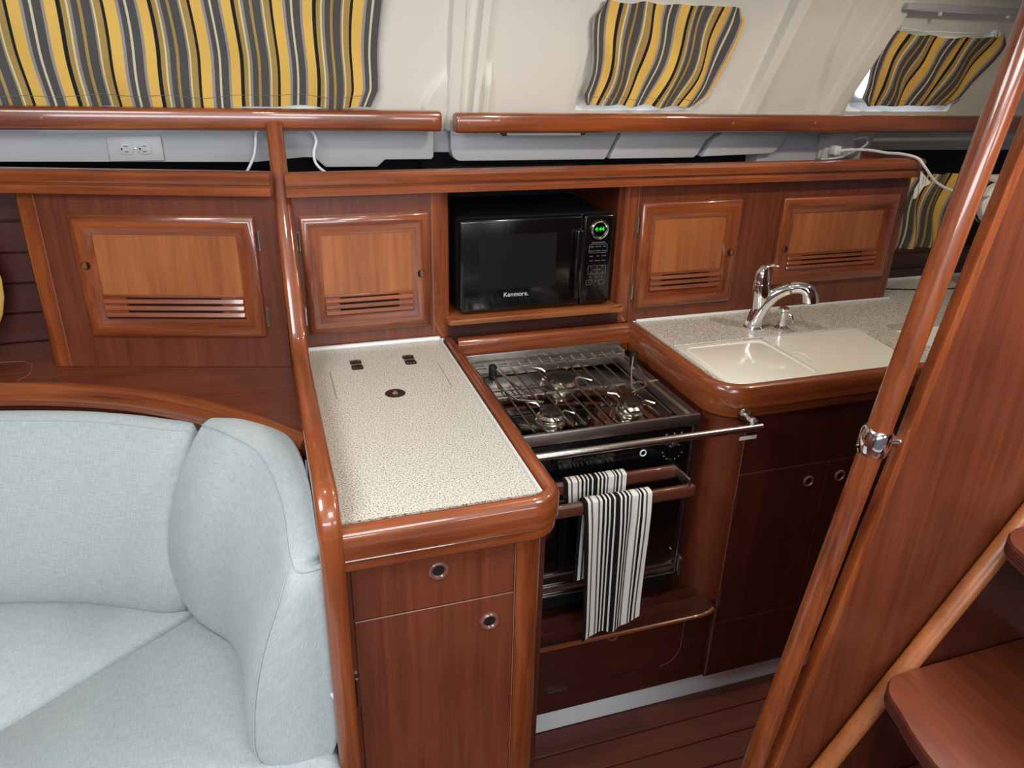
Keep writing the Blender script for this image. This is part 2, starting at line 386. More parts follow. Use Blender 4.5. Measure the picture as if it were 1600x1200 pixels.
# ------------------------------------------------------------------ handrails
def rail(x0, x1, z0, z1, label, plugs):
    t = thing('handrail', ((x0+x1)/2, 1.90, (z0+z1)/2-.024), label, 'handrail', 'long handrails under the windows')
    pr = []
    for a in range(0, 360, 15):
        ca, sa = math.cos(R(a)), math.sin(R(a)); k = .5
        pr.append((math.copysign(abs(ca)**k, ca)*.019, math.copysign(abs(sa)**k, sa)*.0237))
    rows = []
    for x, s in [(x0, .86), (x0+.003, .97), (x0+.008, 1)]+[(x0+(x1-x0)*i/12, 1) for i in range(1, 12)]+[(x1-.008, 1), (x1-.003, .97), (x1, .86)]:
        z = z0+(z1-z0)*(x-x0)/(x1-x0)
        rows.append([Vector((x, 1.876+a*s, z+b*s)) for a, b in pr])
    mb = MB(); mb.grid(rows, closeu=True, cap=True); part('rail_body', mb, W['trim_x'], t)
    for x in plugs:
        z = z0+(z1-z0)*(x-x0)/(x1-x0)+.001
        mb = MB(); mb.lathe([(0, .0018), (.003, .0016), (.0042, .0008), (.0045, -.002)], (x, 1.8572, z), (0, -1, 0), 14)
        part('screw_plug', mb, W['pan_x'], t)
    return t
rail(-1.0, .432, 1.472, 1.4555, 'long varnished mahogany handrail over the saloon locker, left of the gap', [-.41, .413])
rail(.467, 2.60, 1.4515, 1.438, 'varnished mahogany handrail over the galley, running aft from the gap', [.50, 1.235, 1.50])

# LED strip under the rail
t = thing('strip_light', (.70, 1.90, 1.424), 'slim chrome and clear strip light under the galley handrail', 'light')
mb = MB(); mb.tube([(.60, 1.882, 1.426), (.80, 1.882, 1.424)], .006, 10); part('lens', mb, MT['ledlens'], t)
for s, xa in ((-1, .60), (1, .80)):
    mb = MB(); mb.tube([(xa-s*.002, 1.882, 1.425), (xa+s*.012, 1.880, 1.424), (xa+s*.026, 1.884, 1.4285), (xa+s*.032, 1.89, 1.434)], .0022, 8); mb.lathe([(0, -.001), (.0068, -.001), (.0068, .012), (0, .012)], (xa, 1.882, 1.4255), (s, 0, 0), 12)
    part('bracket', mb, MT['chrome'], t)

# ------------------------------------------------------------------ curtains
def curtain(label, corners, poly, nst, wav, amp, n0, u_off, fringe=.014, group=None, clipsz=True):
    """corners bl, br, tr, tl in (u,v); cloth thickness real"""
    t = thing('window_curtain', CS((corners[0][0]+corners[1][0])/2, corners[0][1], n0), label, 'curtain', 'striped curtains on the cabin side windows')
    bl, br, tr, tl = [Vector(c) for c in corners]; nu, nv = 90, 26; rows = []; uvs = []
    wd = (br-bl).length; hh = (tl-bl).length
    for i in range(nv+1):
        b = i/nv; rr = []; uu = []
        for j in range(nu+1):
            a = j/nu
            p = (bl*(1-a)+br*a)*(1-b)+(tl*(1-a)+tr*a)*b
            du, dv = poly(a, b)
            sway = .006*math.sin(b*5+a*9)*min(1, 3*b)*min(1, 3*(1-b))
            n = n0+amp*math.sin(a*wav*6.283+.8*math.sin(b*3)+b*1.2)*(.4+.6*abs(math.sin(a*11+1)))+.003*math.sin(b*9+a*21)
            rr.append(CS(p.x+du+sway, p.y+dv+.002*math.sin(a*25), n)); uu.append((a*nst+u_off, b*hh))
        rows.append(rr); uvs.append(uu)
    mb = MB(); mb.grid(rows, uvs=uvs)
    back = [[p-NN*.0016 for p in r] for r in rows]; mb.grid(back, uvs=uvs, flip=True)
    part('cloth', mb, MT['stripe'], t, recalc=False)
    # stitched hem line
    hb = int(nv*.09)
    mb = MB(); mb.tube([p+NN*.0006 for p in rows[2][2:-2]], .0005, 5); part('hem_stitching', mb, MT['tan'], t)
    return t, rows
cz = lambda a, b: (0, 0)
def cut(a, b, k=.03, q=.05):     # clipped corners
    du = 0
    d = min(b, 1-b)*1.0
    e = max(0, .12-d)/.12*k
    return ((1-a)*e*max(0, 1-a*12)-a*e*max(0, 1-(1-a)*12), 0)
curtain('large yellow and grey striped curtain over the long saloon window', [(-.95, .004), (.292, .012), (.300, .36), (-.95, .36)], lambda a, b: cut(a, b, .018), 1.85, 9, .007, .016, .144)
def skew(s): return lambda a, b: (cut(a, b, .03)[0]+s*math.sin(b*3.14), .0)
curtain('yellow and grey striped curtain on the middle window above the galley', [(.795, .018), (1.160, .012), (1.222, .27), (.800, .27)], lambda a, b: (cut(a, b, .03)[0]+.012*math.sin(b*4.5)+.0*a, 0), .56, 5, .006, .016, .222)
ct, rw = curtain('small slanted striped curtain on hooks, aft-most window over the sink', [(1.668, .016), (2.020, .018), (2.125, .228), (1.672, .232)], lambda a, b: (cut(a, b, .035)[0]-.02*math.sin(b*3.14)*(1-a)+.015*math.sin(b*3.14+1), -.014*math.sin(a*3.14)*b), .52, 4, .006, .016, .222)
# hooks and line for the aft curtain
for p in (rw[-1][8], rw[-1][-14]):
    mb = MB(); c = p+Vector((0, 0, .006)); mb.lathe([(.0, .0), (.009, 0), (.010, .004), (.007, .010), (0, .012)], c-NN*.012, NN, 16); mb.tube([c+Vector((math.cos(R(a))*.008, -.004, math.sin(R(a))*.008)) for a in range(0, 360, 30)], .0018, 6, closed=True)
    part('curtain_hook', mb, MT['white'], ct)
mb = MB(); mb.tube([rw[-1][8]+Vector((0, -.002, .008)), rw[-1][45]+Vector((0, -.002, .004)), rw[-1][-14]+Vector((0, -.002, .008))], .0012, 6); part('curtain_line', mb, MT['white'], ct)

# overhead fitting at top right
mb = MB(); mb.box(1.66, 2.6, 1.775, 1.80, 1.735, 1.752, .004)
tk = thing('curtain_track', (2.1, 1.80, 1.735), 'grey overhead track at the top right above the aft curtain', 'track')
part('track_body', mb, MT['gelgrey'], tk)
for x in (1.78, 2.02):
    mb = MB(); mb.lathe([(0, -.010), (.005, -.009), (.006, -.004), (.004, 0)], (x, 1.785, 1.735), (0, 0, 1), 12); part('slider', mb, MT['white'], tk)

# ------------------------------------------------------------------ cabinet pieces
def door(parent, x0, x1, z0, z1, yf, hinge, latch, slat0, slat1, local=False, fr=.042, matf='trim', mpan='pan_z', lab=None):
    d = part('door', MB().box(x0+.006, x1-.006, yf-.004, yf+.010, z0+.006, z1-.006), W['face_z'], parent, local)
    if lab: d['label'] = lab
    prof = [(0, 0), (0, -.009), (.004, -.0125), (.012, -.0155), (.022, -.0150), (fr-.008, -.009), (fr, -.0065), (fr, 0)]
    m = lambda a, b, c: Vector((a, yf+c, b))
    # four mitred members, grain along each
    mb = MB(); mb.sweep([(x0, z0), (x1, z0), (x1, z1), (x0, z1)], prof, m, closed=True)
    fm = part('door_frame', mb, None, d, local, mats=[W[matf+'_u'], W[matf+'_u']])
    cx, cz_ = (x0+x1)/2, (z0+z1)/2
    M_ = _m(parent)
    for pf in fm.data.polygons:
        c = pf.center if local else (_m(d) @ pf.center)
        if abs(c.x-cx)-(x1-x0)/2 > abs(c.z-cz_)-(z1-z0)/2: pf.material_index = 1
    ix0, ix1, iz0, iz1 = x0+fr, x1-fr, z0+fr, z1-fr
    part('door_panel', MB().box(ix0, ix1, yf-.0045, yf+.002, slat1+.004, iz1), W[mpan], d, local)
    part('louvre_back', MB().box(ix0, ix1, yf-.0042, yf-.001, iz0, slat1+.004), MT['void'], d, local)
    ns = 3; st = (slat1-slat0)/ns
    for k in range(ns):
        zc = slat0+st*(k+.40)
        rot = Matrix.Translation((0, yf-.007, zc)) @ Matrix.Rotation(R(-28), 4, 'X') @ Matrix.Translation((0, -(yf-.007), -zc))
        mb = MB(); mb.box(ix0, ix1, yf-.0125, yf-.002, zc-st*.36, zc+st*.30, .001, 1, rot); part('louvre_slat', mb, W[matf+'_x'], d, local)
    mb = MB(); mb.box(ix0, ix0+(ix1-ix0)*.16, yf-.008, yf-.004, slat0, slat1, 0); mb.box(ix1-(ix1-ix0)*.16, ix1, yf-.008, yf-.004, slat0, slat1, 0); mb.box(ix0, ix1, yf-.009, yf-.003, slat1, slat1+.006, .001)
    part('louvre_stop', mb, W[matf+'_x'], d, local)
    hx = x1+.006 if hinge == 'r' else x0-.006
    for zc in (z0+.045, z1-.055):
        mb = MB(); mb.tube([(hx, yf-.005, zc-.021), (hx, yf-.005, zc+.021)], .0024, 10); mb.box(hx-.0035, hx+.0035, yf-.003, yf+.001, zc-.021, zc+.021)
        part('hinge', mb, MT['steel'], d, local)
    lx = x0+fr*.5 if hinge == 'r' else x1-fr*.5
    mb = MB(); mb.lathe([(.0, -.001), (.0075, -.001), (.0082, .0015), (.0095, .002), (.0095, .0)], (lx, yf-.0145, latch), (0, -1, 0), 20)
    part('latch_hole', mb, MT['bronze'], d, local)
    mb = MB(); mb.lathe([(.0, .0), (.0055, .0)], (lx, yf-.0165, latch), (0, -1, 0), 20); part('latch_core', mb, MT['black_m'], d, local) if False else None
    return d
TRIMP = [(0, 0), (0, .012), (.004, .017), (.010, .0185), (.010, .0205), (.004, .023), (.001, .030), (.001, .040), (.005, .046), (.012, .049), (.030, .049), (.030, 0)]
def trimprof(z0): return [(.0+d, z0+z) for d, z in TRIMP]

# galley upper lockers (front plane y = 1.742)
YF = 1.742
ga = thing('galley_locker', (.225, YF, .955), 'mahogany wall locker left of the microwave, latch hole at its right edge', 'cabinet')
part('locker_face', MB().box(.062, .378, YF, YF+.018, .951, 1.325), W['face_z'], ga)
mb = MB(); mb.box(.376, .377+.0015, YF-.0012, YF, .951, 1.31); part('stile_seam', mb, MT['seam_l'], ga)
mb = MB(); pl = [(.378, YF+.02)]+[(.378, YF)]+[(.405, YF)]+arc(.405, YF+.016, .016, -90, 0, 6)+[(.421, YF+.3), (.405, YF+.3), (.405, YF+.02)]
mb.prism([(p, q) for p, q in pl], .951, 1.325, XY); part('corner_stile', mb, W['trim_z'], ga)
door(ga, .078, .368, .991, 1.267, YF, 'l', 1.125, 1.034, 1.078, lab=None)
# niche
nc = thing('microwave_niche', (.645, YF+.17, .95), 'open mahogany niche around the microwave with a lipped wooden shelf', 'shelf')
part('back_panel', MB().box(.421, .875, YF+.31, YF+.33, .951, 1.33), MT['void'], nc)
part('side_panel', MB().box(.865, .880, YF+.02, YF+.31, .951, 1.325), W['face_z'], nc)
mb = MB(); pl = [(.408, 1.90), (.408, 1.722)]+arc(.420, 1.722, .012, 180, 270, 5)+[(.875, 1.71)]+arc(.874, 1.722, .012, -90, 0, 5)+[(.886, 1.741), (.870, 1.742), (.870, 2.05), (.423, 2.05), (.423, 1.90)]
mb.prism(pl, .992, 1.006, XY, .003); part('niche_shelf', mb, W['pan_x'], nc)
part('lower_panel', MB().box(.405, .92, YF+.0025, YF+.016, .90, .992), W['dark_x'], nc)
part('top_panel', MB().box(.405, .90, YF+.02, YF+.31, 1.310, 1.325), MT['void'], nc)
# aft lockers
gb = thing('galley_locker', (1.33, YF, .955), 'wide mahogany wall locker right of the microwave with two louvred doors above the sink', 'cabinet')
part('locker_face', MB().box(.905, 1.742, YF, YF+.018, .951, 1.325), W['face_z'], gb)
mb = MB(); pl = [(.905, YF+.02), (.905, YF)]+[(.890, YF)]+arc(.890, YF+.016, .016, 270, 180, 6)+[(.874, YF+.3), (.89, YF+.3), (.89, YF+.02)]
mb.prism(pl, .951, 1.325, XY); part('corner_stile', mb, W['trim_z'], gb)
for xa in (.9115, 1.7405): part('stile_seam', MB().box(xa, xa+.0015, YF-.0012, YF, .951, 1.31), MT['seam_l'], gb)
mb = MB(); pl = [(1.742, YF+.02), (1.742, YF)]+arc(1.760, YF+.02, .020, -90, 0, 6)+[(1.78, 2.04), (1.765, 2.04), (1.765, YF+.02)]
mb.prism(pl, .951, 1.325, XY); part('end_panel', mb, W['face_z'], gb)
door(gb, .920, 1.216, .991, 1.268, YF, 'l', 1.129, 1.034, 1.078)
door(gb, 1.345, 1.735, 1.026, 1.267, YF, 'r', 1.129, 1.066, 1.106)
# crown rail along the top
fr_ = thing('locker_top_rail', (.9, YF, 1.318), 'moulded mahogany rail along the top of the galley lockers', 'rail')
pth = [(1.80, 2.04), (1.80, 1.75)]+arc(1.765, 1.747, .035, 0, -90, 7)[1:]+[(.055, 1.712)]
mb = MB(); mb.sweep(pth, [(-d, z) for d, z in trimprof(1.315)], XY); part('rail_body', mb, W['trim_u'], fr_)
# ------------------------------------------------------------------ saloon locker, turned 15 degrees
sl = thing('saloon_locker', (.030, 1.742, .915), 'mahogany wall locker above the settee shelf with one large louvred door', 'cabinet', rz=R(-15))
L = True
part('locker_face', MB().box(-.508, .0, 0, .018, -.002, .41), W['face_z'], sl, L)
mb = MB(); mb.box(-.5085, -.507, -.0012, 0, -.002, .40); part('stile_seam', mb, MT['seam_l'], sl, L)
pl = [(-.508, .02), (-.508, 0), (-.530, 0)]+arc(-.530, .028, .028, 270, 180, 7)+[(-.558, .18), (-.54, .18), (-.54, .02)]
mb = MB(); mb.prism(pl, -.002, .41, XY); part('corner_stile', mb, W['trim_z'], sl, L)
door(sl, -.442, -.048, .077, .355, 0, 'r', .245, .122, .170, L)
sr = thing('locker_top_rail', (.03, 1.742, 1.318), 'moulded mahogany rail along the top of the saloon locker, forward of the bulkhead post', 'rail', rz=R(-15))
mb = MB(); mb.sweep([(.0, -.030), (-.62, -.030), (-1.2, -.03)], [(-d, z) for d, z in [(a, b) for a, b in TRIMP]], XY); part('rail_body', mb, W['trim_u'], sr, L)

# ------------------------------------------------------------------ settee shelf and curved rail
FC = [(-1.2, 1.80), (-.95, 1.80), (-.75, 1.79), (-.579, 1.762), (-.448, 1.722), (-.315, 1.660), (-.182, 1.566), (-.056, 1.443), (.030, 1.340)]
def catmull(P, n=6):
    out = []
    for i in range(len(P)-1):
        p0 = Vector(P[max(i-1, 0)]); p1 = Vector(P[i]); p2 = Vector(P[i+1]); p3 = Vector(P[min(i+2, len(P)-1)])
        for k in range(n):
            t_ = k/n; out.append(.5*((2*p1)+(-p0+p2)*t_+(2*p0-5*p1+4*p2-p3)*t_*t_+(-p0+3*p1-3*p2+p3)*t_**3))
    out.append(Vector(P[-1])); return out
fc = catmull(FC)
sh = thing('settee_shelf', (-.3, 1.8, .90), 'mahogany shelf behind the settee with a curved front', 'shelf')
mb = MB(); mb.prism([(p.x, p.y+.012) for p in fc]+[(.034, 1.345), (.034, 1.76), (-.50, 1.91), (-.50, 2.0), (-1.2, 2.0)], .895, .912, XY); part('shelf_board', mb, W['face_x'], sh)
mb = MB(); mb.tube([(-.70, 1.935, .9122), (-.62, 1.943, .9122), (-.575, 1.938, .9122), (-.553, 1.915, .9122), (-.543, 1.87, .9122), (-.545, 1.84, .9122), (-.56, 1.815, .9122)], .0009, 5); part('lid_seam', mb, MT['seam_l'], sh)
fd = thing('settee_rail', (-.3, 1.66, .875), 'curved varnished mahogany rail capping the settee backrest', 'rail')
mb = MB(); mb.sweep([(p.x, p.y) for p in fc], [(-.002, .878), (-.002, .888), (-.008, .892), (-.010, .904), (-.007, .915), (0, .922), (.010, .926), (.022, .925), (.030, .920), (.032, .912), (.032, .878)], XY)
part('rail_body', mb, W['trim_u'], fd)
# backrest board below the rail
mb = MB(); mb.prism([(p.x, p.y+.004) for p in fc]+[(p.x, p.y+.02) for p in reversed(fc)], .40, .880, XY)
stt = thing('settee', (-.5, 1.1, 0), 'built-in mahogany settee base and back board under the pale cushions', 'settee'); part('back_board', mb, W['low_x'], stt)
# seat base
mb = MB(); mb.box(-1.25, .031, .55, 1.76, .0, .36, .01)
part('seat_base', mb, W['face_x'], stt)

# cushions by loft ---------------------------------------------------------
def loft(rows, n2=10, m2=8):
    """smooth a control net by catmull in both directions -> dense rows of Vectors"""
    rr = [cat3(r, m2) for r in rows]
    cols = [cat3([rr[i][j] for i in range(len(rr))], n2) for j in range(len(rr[0]))]
    return [[cols[j][i] for j in range(len(cols))] for i in range(len(cols[0]))]
def cat3(P, n):
    out = []; P = [Vector(p) for p in P]
    for i in range(len(P)-1):
        p0 = P[max(i-1, 0)]; p1 = P[i]; p2 = P[i+1]; p3 = P[min(i+2, len(P)-1)]
        for k in range(n):
            t_ = k/n; out.append(.5*((2*p1)+(-p0+p2)*t_+(2*p0-5*p1+4*p2-p3)*t_*t_+(-p0+3*p1-3*p2+p3)*t_**3))
    out.append(P[-1]); return out
def cush(name, rows, label, seams=(), parent=None, uvdir='xz'):
    g = loft(rows); n, m = len(g), len(g[0]); uvs = []
    for i in range(n):
        s_ = 0; uu = []
        for j in range(m):
            if j: s_ += (g[i][j]-g[i][j-1]).length
            uu.append((s_, 0))
        uvs.append(uu)
    for j in range(m):
        s_ = 0
        for i in range(n):
            if i: s_ += (g[i][j]-g[i-1][j]).length
            uvs[i][j] = (uvs[i][j][0], s_)
    return g, uvs
# left back cushion: rows from bottom to top along the rail curve (front face), then over the top to the back
def bc(xs, bot, mid, top, zb, zt):
    pass
bk = thing('back_cushion', (-.5, 1.62, .47), 'pale blue-grey back cushion leaning along the forward part of the settee', 'cushion')
pts = [(-1.15, 1.765, .0), (-.85, 1.760, .05), (-.65, 1.745, .15), (-.45, 1.695, .30), (-.32, 1.640, .42), (-.235, 1.590, .45), (-.190, 1.565, .45)]
def bow(off, z, endk=0):
    out = []
    for i, (x, y_, nx) in enumerate(pts):
        ny = math.sqrt(1-nx*nx); e = len(pts)-1-i
        o2 = off-(endk if e == 0 else (endk*.2 if e == 1 else 0))
        out.append((x-nx*o2, y_-ny*o2, z))
    return out
rows = [bow(-.02, .60), bow(.06, .475), bow(.125, .470, .03), bow(.150, .492, .02), bow(.150, .58, .014), bow(.118, .70, .010), bow(.072, .80, .008), bow(.034, .850, .008), bow(.012, .872, .010), bow(-.012, .874, .01), bow(-.026, .85), bow(-.03, .75), bow(-.02, .60)]
def closed_cushion(rows, parent, name='cushion_cover', mat=None):
    g, uvs = cush('', rows, ''); mb = MB(); mb.grid(g, uvs=uvs)
    for jj in (0, -1):
        e = [g[i][jj] for i in range(len(g)-1)]; c = sum(e, Vector())/len(e); dirn = (g[0][jj]-g[0][jj-1 if jj else 1]).normalized()
        ring = [e, [p+(c-p)*.12+dirn*.010 for p in e], [p+(c-p)*.35+dirn*.016 for p in e]]
        mb.grid(ring, closeu=True, uvs=[[(p.x+p.y, p.z) for p in r] for r in ring])
        vs = [mb.bm.verts.new(p) for p in ring[-1]]; vc = mb.bm.verts.new(c+dirn*.018)
        for a in range(len(vs)): mb.bm.faces.new((vs[a], vs[(a+1) % len(vs)], vc))
    return part(name, mb, mat or MT['cushion'], parent, sharp=70), g
_, g1 = closed_cushion(rows, bk)
mb = MB(); mb.tube([p+Vector((0, -.0008, .0006)) for p in g1[76]], .0012, 5); part('piping', mb, MT['cushion'], bk)

# corner cushion along the bulkhead
ck = thing('corner_cushion', (-.05, 1.15, .49), 'tall rounded pale blue-grey cushion in the settee corner against the bulkhead post', 'cushion')
CN = [
 [(-.17, 1.52, .60), (-.11, 1.45, .60), (-.05, 1.38, .60), (.0, 1.25, .60), (.010, 1.06, .60), (.018, 1.01, .60), (.022, 1.005, .60)],
 [(-.18, 1.530, .492), (-.12, 1.42, .492), (-.08, 1.32, .492), (-.05, 1.18, .492), (-.045, 1.00, .492), (-.02, .985, .495), (.015, .988, .50)],
 [(-.245, 1.462, .500), (-.205, 1.375, .500), (-.140, 1.285, .498), (-.112, 1.16, .497), (-.108, 1.015, .497), (-.060, .982, .498), (.020, .984, .50)],
 [(-.262, 1.452, .60), (-.218, 1.360, .60), (-.150, 1.270, .60), (-.118, 1.15, .60), (-.108, 1.012, .60), (-.055, .980, .60), (.026, .982, .60)],
 [(-.245, 1.440, .72), (-.205, 1.352, .72), (-.140, 1.262, .72), (-.100, 1.14, .72), (-.082, 1.010, .72), (-.040, .978, .72), (.028, .980, .72)],
 [(-.208, 1.455, .83), (-.170, 1.368, .83), (-.110, 1.275, .83), (-.060, 1.14, .83), (-.040, 1.012, .83), (-.018, .982, .83), (.030, .985, .83)],
 [(-.160, 1.500, .902), (-.112, 1.425, .914), (-.052, 1.320, .917), (-.020, 1.16, .908), (-.014, 1.030, .882), (-.002, 1.000, .872), (.030, 1.000, .872)],
 [(-.128, 1.528, .900), (-.072, 1.462, .920), (-.008, 1.36, .926), (.022, 1.19, .920), (.026, 1.04, .892), (.028, 1.02, .872), (.031, 1.02, .868)],
 [(-.118, 1.530, .86), (-.055, 1.465, .875), (.008, 1.385, .888), (.030, 1.22, .895), (.030, 1.05, .872), (.031, 1.03, .855), (.032, 1.03, .855)],
 [(-.14, 1.530, .72), (-.08, 1.455, .72), (-.01, 1.385, .72), (.026, 1.23, .72), (.029, 1.05, .72), (.029, 1.02, .72), (.0295, 1.02, .72)],
 [(-.17, 1.52, .60), (-.11, 1.45, .60), (-.05, 1.38, .60), (.0, 1.25, .60), (.010, 1.06, .60), (.018, 1.01, .60), (.022, 1.005, .60)]]
_, g2 = closed_cushion(CN, ck)
mb = MB(); mb.tube([p+Vector((-.001, -.001, .001)) for p in g2[60]], .0012, 5); part('piping', mb, MT['cushion'], ck)
mb = MB(); mb.tube([g2[i][34]+Vector((-.001, -.0012, 0)) for i in range(20, 60)], .0012, 5); part('piping', mb, MT['cushion'], ck)
mb = MB(); mb.tube([(.026, .985, .63), (.034, .975, .622), (.038, .968, .612)], .004, 8); part('zip_pull', mb, MT['white'], ck)

# seat cushions
def seat(name, poly, z0, z1, label):
    t_ = thing('seat_cushion', (sum(p[0] for p in poly)/len(poly), sum(p[1] for p in poly)/len(poly), z0), label, 'cushion', 'settee seat cushions')
    b = bmesh.new(); A = [b.verts.new((x, y, z0)) for x, y in poly]; B = [b.verts.new((x, y, z1)) for x, y in poly]; n = len(poly)
    b.faces.new(A[::-1]); b.faces.new(B)
    for i in range(n): b.faces.new((A[i], A[(i+1) % n], B[(i+1) % n], B[i]))
    bmesh.ops.bevel(b, geom=b.edges[:], offset=.028, segments=5, profile=.5, affect='EDGES')
    uvl = b.loops.layers.uv.new('UVMap')
    for f in b.faces:
        for lp in f.loops: lp[uvl].uv = (lp.vert.co.x+lp.vert.co.z, lp.vert.co.y)
    mb_ = MB(); mb_.merge(b); part('cushion_cover', mb_, MT['cushion'], t_, sharp=60); return t_
seat('s', [(-1.2, .56), (-1.2, 1.70), (-.62, 1.70), (-.34, 1.64), (-.10, 1.55), (-.545, 1.205), (-.9, .90), (-1.0, .56)], .36, .480, 'pale seat cushion on the forward side of the diagonal seam, under the back cushion')
seat('s', [(-.995, .56), (-.895, .895), (-.54, 1.198), (-.095, 1.545), (-.0, 1.42), (.031, 1.28), (.032, .56)], .362, .492, 'pale seat cushion nearest the camera, in front of the corner cushion')

# striped pillow at the far left edge
mb = MB(); pr_ = [(-.60, 1.20), (-.585, 1.17), (-.578, 1.13), (-.582, 1.105), (-.60, 1.085), (-.80, 1.02), (-.82, 1.2), (-.75, 1.28)]
rows = []
pt = thing('pillow', (-.7, 1.93, .93), 'yellow and cream cushion edge at the far left beside the planking', 'pillow')
cx0, cz0 = -.752, 1.115
for i in range(13):
    ph = -math.pi/2+math.pi*i/12; rows.append([Vector((cx0+.178*math.cos(R(a))*(1 if True else 1)*max(math.cos(ph), .02)**.5, 1.93+.04*math.sin(ph), cz0+.20*math.sin(R(a))*max(math.cos(ph), .02)**.5)) for a in range(0, 360, 12)])
mb = MB(); mb.grid(rows, closeu=True, cap=True, uvs=[[(p.x+.055, p.z) for p in r] for r in rows]); part('pillow_cover', mb, MT['stripe'], pt)


# ------------------------------------------------------------------ bulkhead and its post
PX = .047
bh = thing('bulkhead', (PX, 1.35, 0), 'low mahogany bulkhead between settee and galley, edged by a curved post', 'bulkhead')
mb = MB(); mb.prism([(.985, 0), (.985, .955), (1.03, .985), (1.56, .985), (1.63, 1.05), (1.86, 1.44), (1.93, 1.44), (1.93, .86), (1.76, .84), (1.74, 0)], PX-.014, PX+.014, YZ); part('bulkhead_panel', mb, W['face_z'], bh)
path = [(1.838, 1.452), (1.80, 1.388), (1.74, 1.285), (1.68, 1.182), (1.64, 1.112), (1.612, 1.062), (1.598, 1.035), (1.575, 1.012), (1.54, 1.002), (1.45, 1.0), (1.30, 1.0), (1.15, 1.0), (1.06, 1.0)]+arc(1.03, .945, .055, 90, 180, 8)[0:]+[(.975, .90), (.975, .70), (.975, .45), (.975, .2), (.975, .0)]
pr = []
for a in range(0, 360, 20):
    ca, sa = math.cos(R(a)), math.sin(R(a)); pr.append((.017*math.copysign(abs(ca)**.6, ca), .0185*math.copysign(abs(sa)**.6, sa)))
mb = MB(); mb.sweep(path, [(d, PX+c) for d, c in pr], YZ)
part('post', mb, W['trim_u'], bh)

# ------------------------------------------------------------------ left worktop
lw = thing('worktop', (.22, 1.37, .90), 'speckled stone-look worktop with icebox lid, left of the stove', 'worktop')
lidp = rrect(.107, .352, 1.430, 1.618, .028, 6)
mb = MB(); mb.plate([(.066, .998), (.390, .998), (.390, 1.741), (.066, 1.741)], [lidp], .925, .950); part('worktop_slab', mb, MT['stone'], lw)
mb = MB(); mb.prism([(p, q) for p, q in rrect(.1082, .3508, 1.4312, 1.6168, .027, 6)], .925, .950, XY); ld = part('icebox_lid', mb, MT['stone'], lw)
mb = MB(); mb.prism(rrect(.10, .36, 1.42, 1.63, .03), .90, .925, XY); part('lid_rebate', mb, MT['seam'], lw)
for x in (.170, .292):
    mb = MB(); mb.prism(rrect(x-.013, x+.013, 1.626, 1.652, .006), .950, .9515, XY, .0005); mb.prism(rrect(x-.013, x+.013, 1.594, 1.620, .006), .950, .9515, XY, .0005); mb.tube([(x-.011, 1.623, .9515), (x+.011, 1.623, .9515)], .0025, 8)
    h = part('lid_hinge', mb, MT['bronze'], ld)
    mb = MB()
    for dx, dy in ((-.007, 1.644), (.007, 1.644), (-.007, 1.602), (.007, 1.602), (0, 1.600)): mb.lathe([(0, .0012), (.0022, .0008), (.0026, 0)], (x+dx, dy, .9512), (0, 0, 1), 8)
    part('screws', mb, MT['chrome'], ld)
mb = MB(); mb.lathe([(0, -.003), (.009, -.003), (.011, .001), (.018, .0018), (.021, .0006), (.0215, 0)], (.228, 1.447, .9505), (0, 0, 1), 28); lr = part('lift_ring', mb, MT['bronze'], ld)
mb = MB(); mb.lathe([(0, .003), (.005, .0025), (.0075, .0005), (.008, -.002)], (.228, 1.447, .9505), (0, 0, 1), 20); part('lift_button', mb, MT['chrome'], ld)
mb = MB(); mb.box(.066, .392, 1.728, 1.741, .949, .960, .005, 3); mb.sweep([(.3945, 1.741), (.3945, 1.0)], [(0, .949), (0, .9515), (-.004, .9535), (-.007, .955), (-.007, .949)], XY); part('edge_sealant', mb, MT['white'], lw)
# its wooden fiddle
def CT(z0): return [(0, z0+.028), (0, z0+.062), (.003, z0+.071), (.010, z0+.077), (.017, z0+.079), (.024, z0+.077), (.029, z0+.071), (.030, z0+.066), (.032, z0+.064), (.034, z0+.066), (.037, z0+.0635), (.038, z0+.062), (.038, z0), (.010, z0), (.006, z0+.003), (.0045, z0+.008), (.0045, z0+.022), (.007, z0+.025), (.007, z0+.026), (.002, z0+.0265)]
lf = thing('worktop_edge', (.25, 1.3, .874), 'varnished mahogany edging with a rounded corner around the left worktop', 'edging')
pth = [(.430, 1.735), (.430, 1.03)]+arc(.370, 1.024, .060, 0, -90, 9)[0:]+[(.064, .964)]
mb = MB(); mb.sweep(pth, [(-d, z) for d, z in CT(.876)], XY); part('edge_moulding', mb, W['trim_u'], lf)
bkt = thing('worktop_edge', (.66, 1.73, .874), 'straight mahogany edging behind the stove under the microwave niche', 'edging')
mb = MB(); mb.sweep([(.432, 1.742), (.432, 1.7375), (.432, 1.736)], [(0, .9), (0, .95), (.001, .95), (.001, .9)], XY) if False else None
mb.sweep([(.432, 1.706), (.900, 1.706)], [(d, z) for d, z in CT(.876)][::-1], XY); part('edge_moulding', mb, W['trim_u'], bkt)
rf = thing('worktop_edge', (1.4, 1.3, .874), 'varnished mahogany edging wrapping the sink worktop, rounded at the stove corner', 'edging')
pth = [(.899, 1.735), (.899, 1.37)]+arc(.987, 1.353, .088, 180, 270, 10)[0:]+[(1.2, 1.265), (1.9, 1.265), (2.6, 1.265)]
mb = MB(); mb.sweep(pth, [(d, z) for d, z in CT(.876)][::-1], XY); part('edge_moulding', mb, W['trim_u'], rf)

